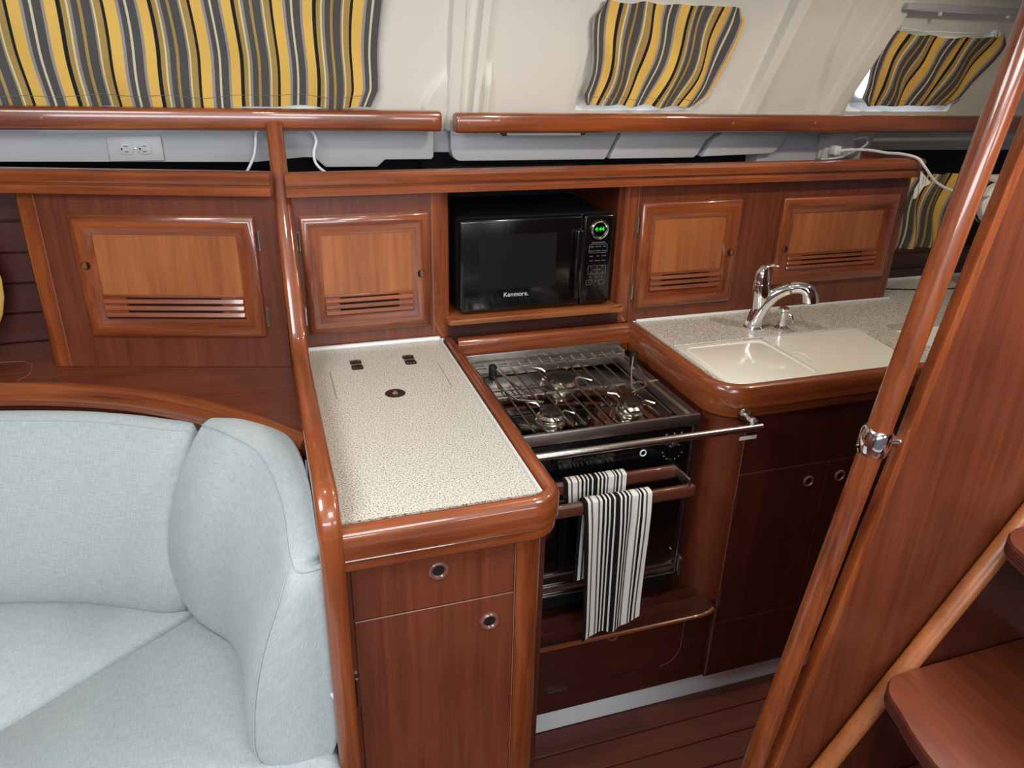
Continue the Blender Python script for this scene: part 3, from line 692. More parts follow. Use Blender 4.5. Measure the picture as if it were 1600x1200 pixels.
# ring pull
def ring(parent, x, y, z, r=.018, local=False):
    mb = MB(); pf = [(r*.56, -.004), (r*.56, .001), (r*.66, .0038), (r*.82, .0045), (r*.95, .003), (r, 0), (r, -.001)]
    mb.lathe(pf, (x, y, z), (0, -1, 0), 30, cap=False); o = part('ring_pull', mb, MT['brown'], parent, local)
    mb = MB(); mb.lathe([(0, .0003), (r*.6, .0003)], (x, y, z), (0, -1, 0), 24, cap=False); part('pull_recess', mb, MT['black_m'], parent, local)
    return o
# left base cabinet
lb = thing('base_cabinet', (.24, 1.3, 0), 'mahogany base cabinet with a drawer over a door, left of the stove', 'cabinet')
mb = MB(); mb.box(.066, .352, .994, 1.01, 0, .876); part('carcase', mb, W['face_z'], lb)
part('side_panel', MB().box(.404, .416, 1.03, 1.745, 0, .875), W['low_z'], lb)
o = part('drawer', MB().box(.0735, .345, .9875, .996, .7655, .872, .0012, 1), W['pan_z' if False else 'face_z'], lb); ring(o, .2135, .987, .838)
o = part('door', MB().box(.0735, .345, .9875, .996, .04, .7635, .0012, 1), W['face_z'], lb); ring(o, .302, .987, .711)
mb = MB(); mb.box(.0722, .346, .9915, .9935, .7635, .7655); part('gap_line', mb, MT['seam_l'], lb)
mb = MB(); mb.box(.3452, .3468, .9870, .992, .04, .874); part('stile_seam', mb, MT['seam_l'], lb)
mb = MB(); pl = [(.348, 1.00), (.348, .9875)]+arc(.365, 1.0245, .037, -90, 0, 8)+[(.402, 1.72), (.39, 1.72), (.39, 1.0)]
mb.prism(pl, 0, .878, XY); part('corner_post', mb, W['trim_z'], lb)
mb = MB(); mb.tube([(.0705, .9865, .585), (.0705, .9865, .645)], .003, 8); part('hinge', mb, MT['steel'], lb)

# ------------------------------------------------------------------ sink worktop
rw_ = thing('worktop', (1.5, 1.5, .925), 'speckled stone-look worktop around the sink and aft of it', 'worktop')
hole1 = [(.9395, 1.291), (1.43, 1.291)]+[(1.455, 1.30), (1.47, 1.325)]+[(1.497, 1.50)]+arc(1.462, 1.513, .035, 0, 90, 6)+[(.9395, 1.548)]
hole2 = rrect(1.585, 1.87, 1.335, 1.545, .02, 5)
mb = MB(); mb.plate([(.933, 1.287), (2.6, 1.287), (2.6, 1.905), (1.785, 1.905), (1.785, 1.741), (.933, 1.741)], [hole1, hole2], .928, .950); part('worktop_slab', mb, MT['stone'], rw_)
mb = MB(); mb.box(.934, 1.785, 1.7335, 1.741, .949, .957, .003, 2); mb.box(1.785, 2.6, 1.897, 1.905, .949, .959, .003, 2); part('edge_sealant', mb, MT['white'], rw_)
# main sink (rim + bowl) with two covers
sk = thing('sink', (1.22, 1.42, .80), 'ivory inset sink whose bowls are hidden under two flat covers', 'sink')
def inset(poly, d):
    c = Vector((sum(p[0] for p in poly)/len(poly), sum(p[1] for p in poly)/len(poly)))
    return [(p[0]+(c.x-p[0])*d, p[1]+(c.y-p[1])*d) for p in poly]
mb = MB()
mb.prism([(p, q) for p, q in inset(hole1, .004)], .930, .9455, XY, .001); part('sink_rim', mb, MT['cover'], sk)
mb = MB(); mb.sweep([(p, q) for p, q in [(1.497, 1.50)]+arc(1.462, 1.513, .035, 0, 90, 6)+[(.945, 1.548)]], [(-.001, .949), (-.001, .9508), (.002, .9508), (.002, .949)], XY); part('sealant_bead', mb, MT['white'], sk)
c1 = thing('sink_cover', (1.07, 1.41, .9455), 'ivory sink cover with a raised rim in front of the faucet, on the stove side', 'cover', 'sink covers')
mb = MB(); mb.prism(rrect(.946, 1.196, 1.295, 1.543, .016), .9456, .9492, XY, .001); part('cover_board', mb, MT['cover'], c1)
mb = MB(); mb.sweep(rrect(.962, 1.184, 1.296+.006, 1.526, .02), [(.002, .9488), (.0005, .9506), (-.0015, .9506), (-.003, .9488)], XY, closed=True); part('cover_rim', mb, MT['basin'], c1)
c2 = thing('sink_cover', (1.34, 1.42, .9455), 'larger flat ivory sink cover with a finger slot, nearer the companionway', 'cover', 'sink covers')
o2 = [(1.203, 1.296), (1.43, 1.296), (1.452, 1.305), (1.464, 1.325), (1.491, 1.50)]+arc(1.459, 1.511, .032, 0, 90, 6)+[(1.203, 1.543)]
slot = rrect(1.209, 1.223, 1.372, 1.44, .0065)
mb = MB(); mb.plate(o2, [slot], .9457, .9500); part('cover_board', mb, MT['cover'], c2)
mb = MB(); mb.tube([(1.2205, 1.376, .9498), (1.223, 1.39, .9508), (1.224, 1.406, .9512), (1.223, 1.422, .9508), (1.2205, 1.436, .9498)], [.001, .002, .0026, .002, .001], 8); part('finger_lip', mb, MT['basin'], c2)
# second basin
b2 = thing('basin', (1.73, 1.44, .80), 'white open basin let into the worktop aft of the covered sink', 'sink')
rows = []
for d, z in ((0, .9285), (.02, .925), (.05, .918), (.10, .86), (.16, .815), (.30, .80), (.98, .798)):
    rows.append([Vector((p, q, z)) for p, q in inset(hole2, d)])
mb = MB(); mb.grid(rows, closeu=True); part('basin_bowl', mb, MT['basin'], b2, recalc=False)
kb = thing('valve_knob', (1.602, 1.376, .95), 'small black knob on the worktop seen past the handrail pole', 'knob')
mb = MB(); mb.lathe([(.010, 0), (.010, .004), (.006, .007), (.006, .012), (.011, .014), (.012, .020), (.009, .025), (0, .026)], (1.602, 1.372, .95), (0, 0, 1), 14); part('knob_cap', mb, MT['rubber'], kb)
# dark thin cable on the aft worktop
mb = MB(); mb.tube(cat3([(1.80, 1.84, .9525), (1.95, 1.79, .9525), (2.1, 1.77, .9525), (2.3, 1.76, .9525)], 6), .002, 8)
meta(part('thin_cable', mb, MT['rubber']), 'thin dark cable lying on the aft worktop', 'cable')

# faucet
fa = thing('faucet', (1.215, 1.615, .95), 'chrome pull-out faucet arching over the covered sink', 'faucet')
B = Vector((1.218, 1.613, .95)); dv = Vector((.80, -.60, 0)).normalized()
FP = lambda s, z: B+dv*s+Vector((0, 0, z))
mb = MB(); mb.lathe([(.0, 0), (.026, 0), (.0265, .004), (.0235, .008), (0, .009)], B, (0, 0, 1), 30); part('base_ring', mb, MT['chrome'], fa)
ctl = [(-.001, .006), (.004, .030), (.012, .055), (.024, .078), (.041, .098), (.062, .113), (.085, .122), (.104, .124), (.119, .118), (.127, .105), (.130, .090)]
rad = [.0225, .0218, .0208, .0195, .0178, .0160, .0150, .0158, .0185, .0200, .0198]
P_ = cat3([FP(s, z) for s, z in ctl], 4); rr = []
for i in range(len(rad)-1):
    for k in range(4): rr.append(rad[i]+(rad[i+1]-rad[i])*k/4)
rr.append(rad[-1]); mb = MB(); mb.tube(P_, rr, 22); part('spout', mb, MT['chrome'], fa)
mb = MB(); mb.tube([FP(.130, .090), FP(.1303, .087)], .0150, 18); part('spray_face', mb, MT['rubber'], fa)
mb = MB(); mb.tube([P_[22]+(P_[23]-P_[22])*.0, P_[23]], rr[22]*1.035, 22, cap=False); part('joint_ring', mb, MT['steel_d'], fa)
HT = [(FP(.010, .055), .019), (FP(.008, .090), .0225), (FP(.005, .108), .0225), (FP(.004, .122), .0215), (FP(.004, .1235), .020), (FP(.004, .125), .0215), (FP(.003, .140), .0205), (FP(.004, .154), .018), (FP(.008, .165), .013), (FP(.011, .170), .006)]
mb = MB(); mb.tube([a for a, _ in HT], [b for _, b in HT], 22); part('valve_body', mb, MT['chrome'], fa)
LV = [(FP(-.004, .140), .013, .010), (FP(.002, .162), .013, .008), (FP(.013, .173), .012, .0055), (FP(.026, .176), .012, .004), (FP(.036, .176), .011, .003), (FP(.042, .175), .007, .002)]
side = dv.cross(Vector((0, 0, 1)))
rows = [[c+side*math.cos(R(a))*w_+Vector((0, 0, 1))*math.sin(R(a))*h_ for a in range(0, 360, 24)] for c, w_, h_ in LV]
mb = MB(); mb.grid(rows, closeu=True, cap=True); part('lever', mb, MT['chrome'], fa)
sp = thing('soap_dispenser', (1.292, 1.592, .95), 'small chrome soap dispenser beside the faucet', 'soap dispenser')
c = (1.292, 1.592, .95)
mb = MB(); mb.lathe([(0, 0), (.019, 0), (.0195, .003), (.015, .006), (.0105, .009), (.0095, .030), (.0095, .046), (.0105, .047), (.0135, .050), (.0135, .056), (.011, .059), (0, .060)], c, (0, 0, 1), 26); part('pump_body', mb, MT['chrome'], sp)
mb = MB(); mb.tube([(1.300, 1.586, .994), (1.3075, 1.578, .988), (1.3105, 1.574, .978), (1.3105, 1.573, .968)], [.0035, .0035, .0032, .0028], 10); part('nozzle', mb, MT['chrome'], sp)

# sink base cabinet
sc = thing('base_cabinet', (1.4, 1.4, 0), 'shade-darkened red-brown mahogany base cabinet under the sink with twin doors', 'cabinet')
part('carcase', MB().box(1.0, 2.6, 1.296, 1.31, .085, .878), W['low_z'], sc)
part('side_panel', MB().box(.906, .918, 1.36, 1.745, .09, .875), W['low_z'], sc)
part('recess_back', MB().box(.404, .918, 1.745, 1.757, .09, .94), W['low_z'], sc)
def slabd(name, x0, x1, z0, z1): return part(name, MB().box(x0, x1, 1.288, 1.297, z0, z1, .0012, 1), W['low_z'], sc)
o = slabd('top_panel', 1.0005, 2.58, .717, .872)
o = slabd('door', 1.0005, 1.2545, .273, .715); ring(o, 1.205, 1.2876, .667, .0155)
for z in (.63, .363):
    mb = MB(); mb.tube([(1.0015, 1.2862, z-.028), (1.0015, 1.2862, z+.028)], .0034, 8); part('hinge', mb, MT['steel'], o)
o = slabd('door', 1.2565, 1.52, .273, .715); ring(o, 1.298, 1.2876, .668, .0155)
slabd('kick_panel', 1.0005, 2.58, .095, .271)
for bb_ in ((.9985, 1.0003, 1.2875, 1.293, .095, .874), (1.0, 2.5, 1.2895, 1.293, .715, .717), (1.0, 2.5, 1.2895, 1.293, .271, .273), (1.2548, 1.2562, 1.2895, 1.293, .273, .715)): part('gap_line', MB().box(*bb_), MT['seam_l'], sc)
mb = MB(); pl = [(.9985, 1.31), (.9985, 1.2885)]+[(.985, 1.2885)]+arc(.985, 1.3485, .060, 270, 180, 9)+[(.925, 1.72), (.94, 1.72), (.94, 1.31)]
mb.prism(pl, .352, .878, XY); part('corner_post', mb, W['face_z'], sc)
mb = MB(); mb.box(.40, .9983, 1.303, 1.312, .085, .388, 0); part('lower_panel', mb, W['low_x'], sc)
# locker flap under the stove
pl = [(.42, .158)]+arc(.862, .213, .055, -90, 0, 8)+[(.917, .36), (.42, .36)]
fl = MB().prism(pl, 1.2985, 1.304, XZ, .001); o = part('flap_door', fl, W['low_x'], sc)
mb = MB(); P3 = [(p, 1.2988, q) for p, q in pl[1:10]]+[(.917, 1.2988, .36)]; mb.tube(P3, .0011, 5); part('flap_edge', mb, MT['seam_l'], sc)
ring(o, .716, 1.2982, .297, .0145)
for x in (.575, .775):
    mb = MB(); mb.tube([(x-.026, 1.2965, .159), (x+.026, 1.2965, .159)], .0025, 8); part('flap_hinge', mb, MT['steel'], o)
mb = MB(); mb.box(.36, 2.6, 1.322, 1.333, .0, .090); struct('baseboard_port', mb, MT['plinth'])
# tray under the stove
ty = thing('stove_tray_shelf', (.68, 1.30, .372), 'thin mahogany ledge under the oven with an upturned aft corner', 'shelf')
rows = []
for x, z in [(.42, .352), (.60, .352), (.80, .352), (.90, .352), (.925, .353), (.945, .358), (.958, .367)]:
    rows.append([Vector((x, 1.72 if x < .91 else 1.36, z+.010)), Vector((x, 1.246, z+.010)), Vector((x, 1.243, z+.005)), Vector((x, 1.243, z-.001)), Vector((x, 1.246, z-.003)), Vector((x, 1.72 if x < .91 else 1.36, z-.003))])
mb = MB(); mb.grid(rows, closeu=True, cap=True); part('shelf_board', mb, W['low_x'], ty)
mb = MB(); mb.tube([Vector((x, 1.2435, z+.004)) for x, z in [(.42, .352), (.60, .352), (.90, .352), (.925, .353), (.945, .358), (.957, .367)]], .0052, 8); part('shelf_nosing', mb, W['trim_x'], ty)

# ------------------------------------------------------------------ stove
st = thing('stove', (.665, 1.49, .375), 'stainless gimballed three-burner stove with black oven front', 'stove')
X0, X1, YA, YB = .447, .884, 1.302, 1.694
mb = MB(); mb.box(X0+.004, X1-.020, YA+.02, YB-.01, .40, .855, .004); part('oven_body', mb, MT['black_m'], st)
mb = MB(); mb.box(X0, X1, YA, YA+.010, .858, .886, .003); mb.box(X0, X0+.008, YA+.0095, YB, .862, .884, .002); mb.box(X1-.030, X1, YA+.0095, YB, .862, .8835, .002); mb.box(X0, X1, YB-.020, YB, .862, .884, .002)
part('hob_frame', mb, MT['guard'], st)
part('hob_plate', MB().box(X0+.006, X1-.028, YA+.008, YB-.018, .852, .862, .001), MT['mirror'], st)
mb = MB(); mb.box(X0, .868, YB-.004, YB+.001, .866, .917, .001); mb.box(.863, .868, YB-.035, YB, .868, .905, .001); part('splash_guard', mb, MT['guard'], st)
# burners
for bx, by, br in ((.652, 1.572, .044), (.562, 1.398, .030), (.757, 1.398, .030)):
    mb = MB(); mb.lathe([(br*1.12, 0), (br*1.12, .004), (br*.9, .008), (br*1.0, .011), (br*1.02, .016), (br*.8, .021), (br*.8, .0255)], (bx, by, .862), (0, 0, 1), 28)
    o = part('burner', mb, MT['brass'], st)
    mb = MB(); mb.lathe([(br*.78, .025), (br*.82, .029), (br*.62, .0325), (0, .033)], (bx, by, .862), (0, 0, 1), 28); part('burner_cap', mb, MT['cap'], o)
    for a in (45, 135, 225, 315):
        ca, sa = math.cos(R(a)), math.sin(R(a))
        mb = MB(); mb.tube([(bx+ca*br*1.9, by+sa*br*1.9, .897), (bx+ca*br*1.15, by+sa*br*1.15, .899), (bx+ca*br*.9, by+sa*br*.9, .893)], .0022, 6)
        part('pan_prong', mb, MT['brass'], o)
# pan rack
xs_ = [.462+.0292*i for i in range(14)]
rk = MB()
for i, x in enumerate(xs_):
    hit = None
    for bx, by, br in ((.652, 1.572, .044), (.562, 1.398, .030), (.757, 1.398, .030)):
        if abs(x-bx) < br*.5: hit = (by, br)
    segs = [(YA+.006, YB-.010)] if not hit else [(YA+.006, hit[0]-hit[1]*1.1), (hit[0]+hit[1]*1.1, YB-.010)]
    for a, b in segs: rk.tube([(x, a, .8925), (x, b, .8945)], .0022, 7)
rk.tube([(X0+.01, YB-.026, .8915), (.872, YB-.026, .8915)], .0032, 7); rk.tube([(X0+.01, 1.485, .8915), (.872, 1.485, .8915)], .0030, 7)
rk.tube([(X1-.014, YA+.01, .8862), (X1-.014, YB-.03, .8862)], .0021, 7)
part('pan_rack', rk, MT['steel_d'], st)
# pot clamps
def clamp(px, py, s):
    mb = MB(); mb.tube([(px, py-.006, .893), (px, py-.006, .915), (px, py-.05, .905), (px+s*.022, py-.115, .900), (px+s*.075, py-.145, .9015)], .0024, 7)
    mb.tube([(px, py+.004, .893), (px, py+.004, .935), (px+s*.035, py-.06, .912), (px+s*.065, py-.125, .905), (px+s*.062, py-.142, .902)], .0024, 7)
    o_ = part('pot_clamp', mb, MT['steel'], st)
    mb = MB(); mb.lathe([(.0085, 0), (.0095, .004), (.0098, .032), (.0085, .037), (0, .038)], (px, py, .903), (0, 0, 1), 16); part('clamp_knob', mb, MT['rubber'], o_)
clamp(.478, 1.565, 1); clamp(.842, 1.560, -1)
# control panel
part('control_panel', MB().box(X0+.004, .866, 1.302, 1.315, .735, .857, .002), MT['black'], st)
for x in (.492, .540, .588, .64, .70):
    mb = MB(); mb.lathe([(.012, 0), (.012, .006), (.010, .010), (0, .0105)], (x, 1.302, .822), (0, -1, 0), 18); part('burner_knob', mb, MT['black'], st)
mb = MB(); mb.lathe([(.017, 0), (.017, .006), (.014, .012), (0, .0125)], (.823, 1.302, .808), (0, -1, 0), 22); part('oven_knob', mb, MT['black'], st)
for a in range(190, 350, 24): part('dial_mark', MB().box(.823+.026*math.cos(R(a))-.0016, .823+.026*math.cos(R(a))+.0016, 1.3012, 1.3018, .805+.026*math.sin(R(a))-.0016, .805+.026*math.sin(R(a))+.0016), MT['greyprint'], st)
for xa, za in ((.838, .843), (.820, .843), (.80, .843)): part('dial_mark', MB().box(xa, xa+.004, 1.3012, 1.3018, za, za+.004), MT['greyprint'], st)
for xa in (.545, .605):
    for k in range(4): part('dial_mark', MB().box(xa+k*.004, xa+.0016+k*.004, 1.3012, 1.3018, .772-k*.004, .7736-k*.004), MT['greyprint'], st)
mb = MB(); mb.tube([(.748+.007*math.cos(R(a)), 1.3010, .807+.007*math.sin(R(a))) for a in range(0, 360, 20)], .0016, 6, closed=True); part('igniter_ring', mb, MT['white'], st)
# oven door
od = part('oven_door', MB().box(X0+.004, .866, 1.304, 1.322, .455, .733, .003), MT['glass_d'], st)
mb = MB(); mb.sweep(rrect(.458, .780, .520, .712, .03, 6), [(.0, 1.300), (-.004, 1.2985), (-.007, 1.300), (-.007, 1.305), (0, 1.305)], XZ, closed=True); part('window_frame', mb, MT['steel'], od)
for za, zb_ in ((.729, .734), (.470, .486), (.455, .459)): part('door_trim', MB().box(X0+.004, .866, 1.300, 1.305, za, zb_, .001), MT['steel'], od)
part('side_strip', MB().box(.8665, .870, 1.300, 1.34, .455, .857, .001), MT['steel'], st); part('side_strip', MB().box(.877, .8785, 1.306, 1.34, .44, .857), MT['steel'], st)
part('gimbal_side', MB().box(.870, .8775, 1.31, 1.33, .44, .857), MT['black_m'], st); part('gimbal_side', MB().box(.8785, .897, 1.33, 1.60, .44, .857), MT['black_m'], st)
mb = MB(); mb.box(.872, .880, 1.292, 1.310, .452, .505, .003); mb.lathe([(0, .006), (.004, .005), (.005, 0)], (.876, 1.293, .502), (0, -1, 0), 12); part('latch', mb, MT['steel'], st)
# double towel handle on the oven
def hbar(y, z, x0, x1, b=.008):
    mb_ = MB(); mb_.box(x0, x1, y-.0085, y+.0085, z-.0155, z+.0155, b, 4); return mb_
hd = part('door_handle', hbar(1.272, .768, .448, .822), MT['bar'], od)
part('towel_bar', hbar(1.212, .752, .448, .833), MT['bar'], od)
for x in (.452, .812):
    mb = MB(); mb.box(x, x+.004, 1.206, 1.302, .760, .784, .001); part('handle_bracket', mb, MT['steel'], od)
mb = MB(); mb.box(.455, .812, 1.238, 1.263, .742, .746); part('handle_link', mb, MT['steel_d'], od) if False else None

# towels
def towel(label, name, x0, x1, yc, zc, hr, vr, back, front, splay, u0, folds, shift=0):
    """drape over a bar with half depth hr and half height vr"""
    t_ = thing(name, ((x0+x1)/2, yc, zc-front), label, 'towel', 'striped towels on the oven')
    prof = []; nb = 16
    for k in range(nb+1): prof.append((hr, -back*(1-k/nb), -1))
    for k in range(1, 10):
        a = math.pi*k/10; prof.append((hr*math.cos(a), vr*math.sin(a)*1.0, 0))
    for k in range(nb*2+1): prof.append((-hr, -front*k/(nb*2), 1))
    rows = []; uvs = []; acc = 0; nx = 60; last = None
    for (dy, dz, sd) in prof:
        if last: acc += math.hypot(dy-last[0], dz-last[1])
        last = (dy, dz); rr_ = []; uu = []
        hang = max(0, -dz)
        for j in range(nx+1):
            a = j/nx; sq = 1-.12*min(1, hang/.3)*(1 if sd == 1 else .6)
            x = (x0+x1)/2+(a-.5)*(x1-x0)*sq+shift*hang*sd
            wv = folds*min(1, hang/.10)*(math.sin(a*14+.5)+.5*math.sin(a*23+hang*6))
            rag = .012*math.sin(a*5+1)*min(1, hang/front) if sd == 1 else 0
            rr_.append(Vector((x, yc+dy+(-wv if sd == 1 else wv*.4)-(.004 if sd == 1 else 0)*min(1, hang/.05), zc+dz+rag+splay*(a-.5)*min(1, hang/front)))); uu.append((a*.128*(.999)+u0, acc))
        rows.append(rr_); uvs.append(uu)
    mb_ = MB(); mb_.grid(rows, uvs=uvs)
    off = [[p+Vector((0, .0022 if i > nb+5 else (-.0022 if i < nb+3 else 0), -.0022 if nb < i < nb+10 else 0)) for p in r] for i, r in enumerate(rows)]
    mb_.grid(off, uvs=uvs, flip=True)
    for side in (0, -1): mb_.grid([[rows[i][side] for i in range(len(rows))], [off[i][side] for i in range(len(rows))]])
    part('towel_cloth', mb_, MT['towel'], t_, recalc=False); return t_
towel('black and white striped dish towel hanging long from the outer oven bar', 'dish_towel', .566, .722, 1.212, .7690, .0125, .004, .20, .345, .055, 0, .004, .02)
towel('short black and white striped dish towel folded over the inner oven handle', 'dish_towel', .546, .690, 1.272, .785, .0125, .004, .05, .06, .0, .0, .001)

# steel safety bar
bar = thing('safety_bar', (.72, 1.22, .88), 'stainless steel safety bar across the front of the stove', 'rail')
mb = MB(); mb.tube([(.425, 1.222, .8815), (.987, 1.222, .8790)], .0082, 18); part('bar_tube', mb, MT['steel'], bar)
mb = MB(); mb.tube([(.968, 1.222, .884), (.968, 1.262, .892)], .007, 12); mb.lathe([(.0, 0), (.014, 0), (.013, .005), (.008, .008)], (.968, 1.264, .893), (0, -1, 0), 18); mb.lathe([(0, .0), (.010, .0), (.012, .008), (.006, .014), (0, .015)], (.968, 1.232, .885), (0, 0, 1), 16); part('bar_bracket', mb, MT['steel'], bar)
mb = MB(); mb.lathe([(.007, 0), (.007, .010), (.004, .013), (0, .014)], (1.003, 1.2885, .835), (0, -1, 0), 14); part('stop_button', mb, MT['rubber'], bar)
mb = MB(); mb.box(.985, 1.030, 1.2868, 1.288, .811, .820); part('maker_plate', mb, MT['paper'], bar)

# ------------------------------------------------------------------ microwave
mw = thing('microwave', (.65, 1.9, 1.006), 'black countertop microwave with a round chrome-ringed display', 'microwave')
MX0, MX1, MY, MZ0, MZ1 = .4425, .846, 1.742, 1.012, 1.244
mb = MB(); mb.box(MX0, MX1, MY+.012, MY+.29, MZ0, MZ1, .008, 3); part('housing', mb, MT['black_m'], mw)
dm = part('oven_door', MB().box(MX0, .762, MY-.006, MY+.014, MZ0, MZ1, .007, 3), MT['black'], mw)
mb = MB(); mb.box(.492, .692, MY-.0068, MY-.004, 1.070, 1.205, .0); part('door_window', mb, plain('microwave_window_mesh', (24, 25, 29), .22, 0, .4), dm)
mb = MB(); mb.box(.739, .760, MY-.022, MY-.004, 1.034, 1.212, .006, 3); part('door_handle', mb, MT['black'], dm)
cp = part('control_panel', MB().box(.7635, MX1, MY-.006, MY+.014, MZ0, MZ1, .006, 3), MT['black'], mw)
mb = MB(); c = (.806, MY-.0065, 1.207); mb.tube([(c[0]+.0215*math.cos(R(a)), c[1]-.001, c[2]+.0215*math.sin(R(a))) for a in range(0, 360, 12)], .0034, 10, closed=True); part('display_ring', mb, MT['chrome'], cp)
mb = MB(); mb.lathe([(0, .0005), (.020, .0005)], c, (0, -1, 0), 28, cap=False); part('display_glass', mb, MT['black'], cp)
text_part('clock_digits', '4:44', .015, (.806, MY-.0075, 1.208), FRONT, MT['green'], cp)
text_part('brand_lettering', 'Kenmore.', .0165, (.588, MY-.0072, 1.054), FRONT, MT['mark'], dm)
text_part('keypad_lettering', 'SENSOR PRESETS', .0050, (.806, MY-.0066, 1.1735), FRONT, MT['greyprint'], cp, .0002)
def frame_lines(x0, x1, z0, z1, mat, r=.002):
    mb_ = MB(); mb_.sweep(rrect(x0, x1, z0, z1, r, 3), [(0, MY-.0066), (0, MY-.0062), (-.0005, MY-.0062), (-.0005, MY-.0066)], XZ, closed=True); part('key_outline', mb_, MT[mat], cp)
frame_lines(.7815, .8305, 1.148, 1.169, 'greyprint'); frame_lines(.7815, .8305, 1.093, 1.114, 'greyprint')
frame_lines(.7785, .7925, 1.0645, 1.0765, 'greyprint'); frame_lines(.8145, .8285, 1.0645, 1.0765, 'greyprint')
for tx, x, z, sz in (('PIZZA', .788, 1.1635, .0042), ('POTATO', .806, 1.1635, .0042), ('FISH', .823, 1.1635, .0042), ('POPCORN', .788, 1.1525, .0036), ('FROZEN', .806, 1.1525, .0036), ('REHEAT', .823, 1.1525, .0036),
                     ('COOK', .788, 1.139, .0036), ('TIME', .806, 1.139, .0036), ('POWER', .823, 1.139, .0036), ('TIMER', .788, 1.127, .0036), ('DEFROST', .806, 1.127, .0036), ('CLOCK', .823, 1.127, .0036),
                     ('1', .790, 1.110, .006), ('2', .806, 1.110, .006), ('3', .822, 1.110, .006), ('ADD 30 SEC', .806, 1.1035, .0036), ('4', .790, 1.097, .006), ('5', .806, 1.097, .006), ('6', .822, 1.097, .006),
                     ('7', .788, 1.084, .006), ('8', .805, 1.084, .006), ('9', .821, 1.084, .006), ('0', .804, 1.0725, .006)):
    text_part('keypad_lettering', tx, sz, (x, MY-.0066, z), FRONT, MT['greyprint'], cp, .0002)
text_part('stop_mark', 'x', .007, (.7855, MY-.0066, 1.0715), FRONT, MT['redprint'], cp, .0002)
mb = MB()
for x in (MX0+.025, MX1-.03):
    for yy in (MY+.03, MY+.26): mb.lathe([(.008, -.0065), (.009, 0), (.009, .003)], (x, yy, MZ0), (0, 0, 1), 12)
part('feet', mb, MT['black_m'], mw)

# ------------------------------------------------------------------ aft alcove behind the sink worktop
mb = MB(); mb.box(1.785, 2.6, 1.906, 1.92, .93, .985); mb.box(1.785, 2.6, 1.912, 1.925, .985, 1.034); mb.box(1.785, 2.6, 1.92, 2.08, 1.034, 1.045)
al = part('alcove_panel', mb, W['dark_x']); meta(al, 'dark mahogany backing above the aft worktop', 'panel')
q = thing('draped_curtain', (2.05, 1.95, 1.046), 'striped yellow and black curtain hanging low behind the sink worktop', 'curtain')
rows = []; uvs = []
for i in range(25):
    b = i/24; rr_ = []; uu = []
    for j in range(71):
        a = j/70
        x = 1.895+a*.30+.035*(b-.3)+.012*math.sin(b*6+a*2)
        rr_.append(Vector((x, 1.950+.010*math.sin(a*26+b*2.5)+.045*(1-b)**2*-.4, 1.046+b*.235-.012*max(0, a-.8)*5*b)))
        uu.append((a*.46+.10, b*.2))
    rows.append(rr_); uvs.append(uu)
mb = MB(); mb.grid(rows, uvs=uvs); mb.grid([[p+Vector((0, .002, 0)) for p in r] for r in rows], uvs=uvs, flip=True); part('cloth', mb, MT['stripe'], q, recalc=False)
fn = thing('cabin_fan', (2.055, 1.70, .95), 'white rounded fan housing glimpsed between the handrail pole and the panel', 'fan')
mb = MB(); mb.lathe([(.0, -.02), (.05, -.018), (.066, 0), (.066, .05), (.05, .07), (0, .075)], (2.055, 1.70, 1.235), (-.3, -1, .1), 28); part('housing', mb, MT['basin'], fn)
mb = MB(); mb.lathe([(.067, .008), (.068, .012), (.068, .018), (.067, .022)], (2.055, 1.70, 1.235), (-.3, -1, .1), 28); part('band', mb, MT['rubber'], fn)
mb = MB(); mb.lathe([(.03, 0), (.028, .006), (.010, .012), (.010, .235)], (2.055, 1.70, .951), (0, 0, 1), 18); part('stand', mb, MT['white'], fn)
mb = MB(); mb.box(2.02, 2.09, 1.665, 1.72, 1.298, 1.316, .004); part('cap', mb, MT['gel'], fn)

# ------------------------------------------------------------------ outlets, cords
def outlet(loc, label):
    t_ = thing('power_outlet', loc, label, 'outlet'); x, y, z = loc
    part('cover_plate', MB().box(x-.056, x+.056, y-.006, y+.002, z-.027, z+.0275, .003, 2), MT['plate'], t_)
    for s in (-1, 1):
        mb_ = MB(); mb_.prism(rrect(x+s*.0185-.0145, x+s*.0185+.0145, z-.0125, z+.0125, .010), y-.0085, y-.005, XZ, .0008); o_ = part('socket', mb_, MT['plate'], t_)
        mb_ = MB(); mb_.box(x+s*.0185-.004, x+s*.0185+.005, y-.0092, y-.0084, z+.005, z+.0065); mb_.box(x+s*.0185-.004, x+s*.0185+.004, y-.0092, y-.0084, z-.0065, z-.005); mb_.lathe([(0, 0), (.0022, 0)], (x+s*.0185-.009, y-.0088, z), (0, -1, 0), 10, cap=False)
        part('slots', mb_, MT['ink'], o_)
    mb_ = MB(); mb_.lathe([(0, .001), (.002, .0005), (.0022, 0)], (x, y-.0062, z), (0, -1, 0), 10); part('screw', mb_, MT['steel'], t_)
    return t_
outlet((-.252, 1.932, 1.395), 'grey duplex outlet under the handrail over the saloon locker')
t = thing('power_outlet', (1.665, 1.958, 1.375), 'grey outlet in use, under the handrail at the aft end of the lockers', 'outlet')
part('cover_plate', MB().box(1.605, 1.725, 1.948, 1.957, 1.336, 1.408, .003, 2), MT['plate'], t)
mb = MB(); mb.prism([(1.610, 1.340), (1.722, 1.340), (1.722, 1.403), (1.622, 1.403)], 1.938, 1.949, XZ, .002); part('socket', mb, MT['plate'], t)
t = thing('charging_lead', (1.66, 1.93, 1.36), 'white power cord plugged in at the aft outlet, with a paper warning tag', 'cord')
mb = MB(); mb.box(1.628, 1.652, 1.908, 1.936, 1.352, 1.378, .005, 2); part('plug', mb, MT['white'], t)
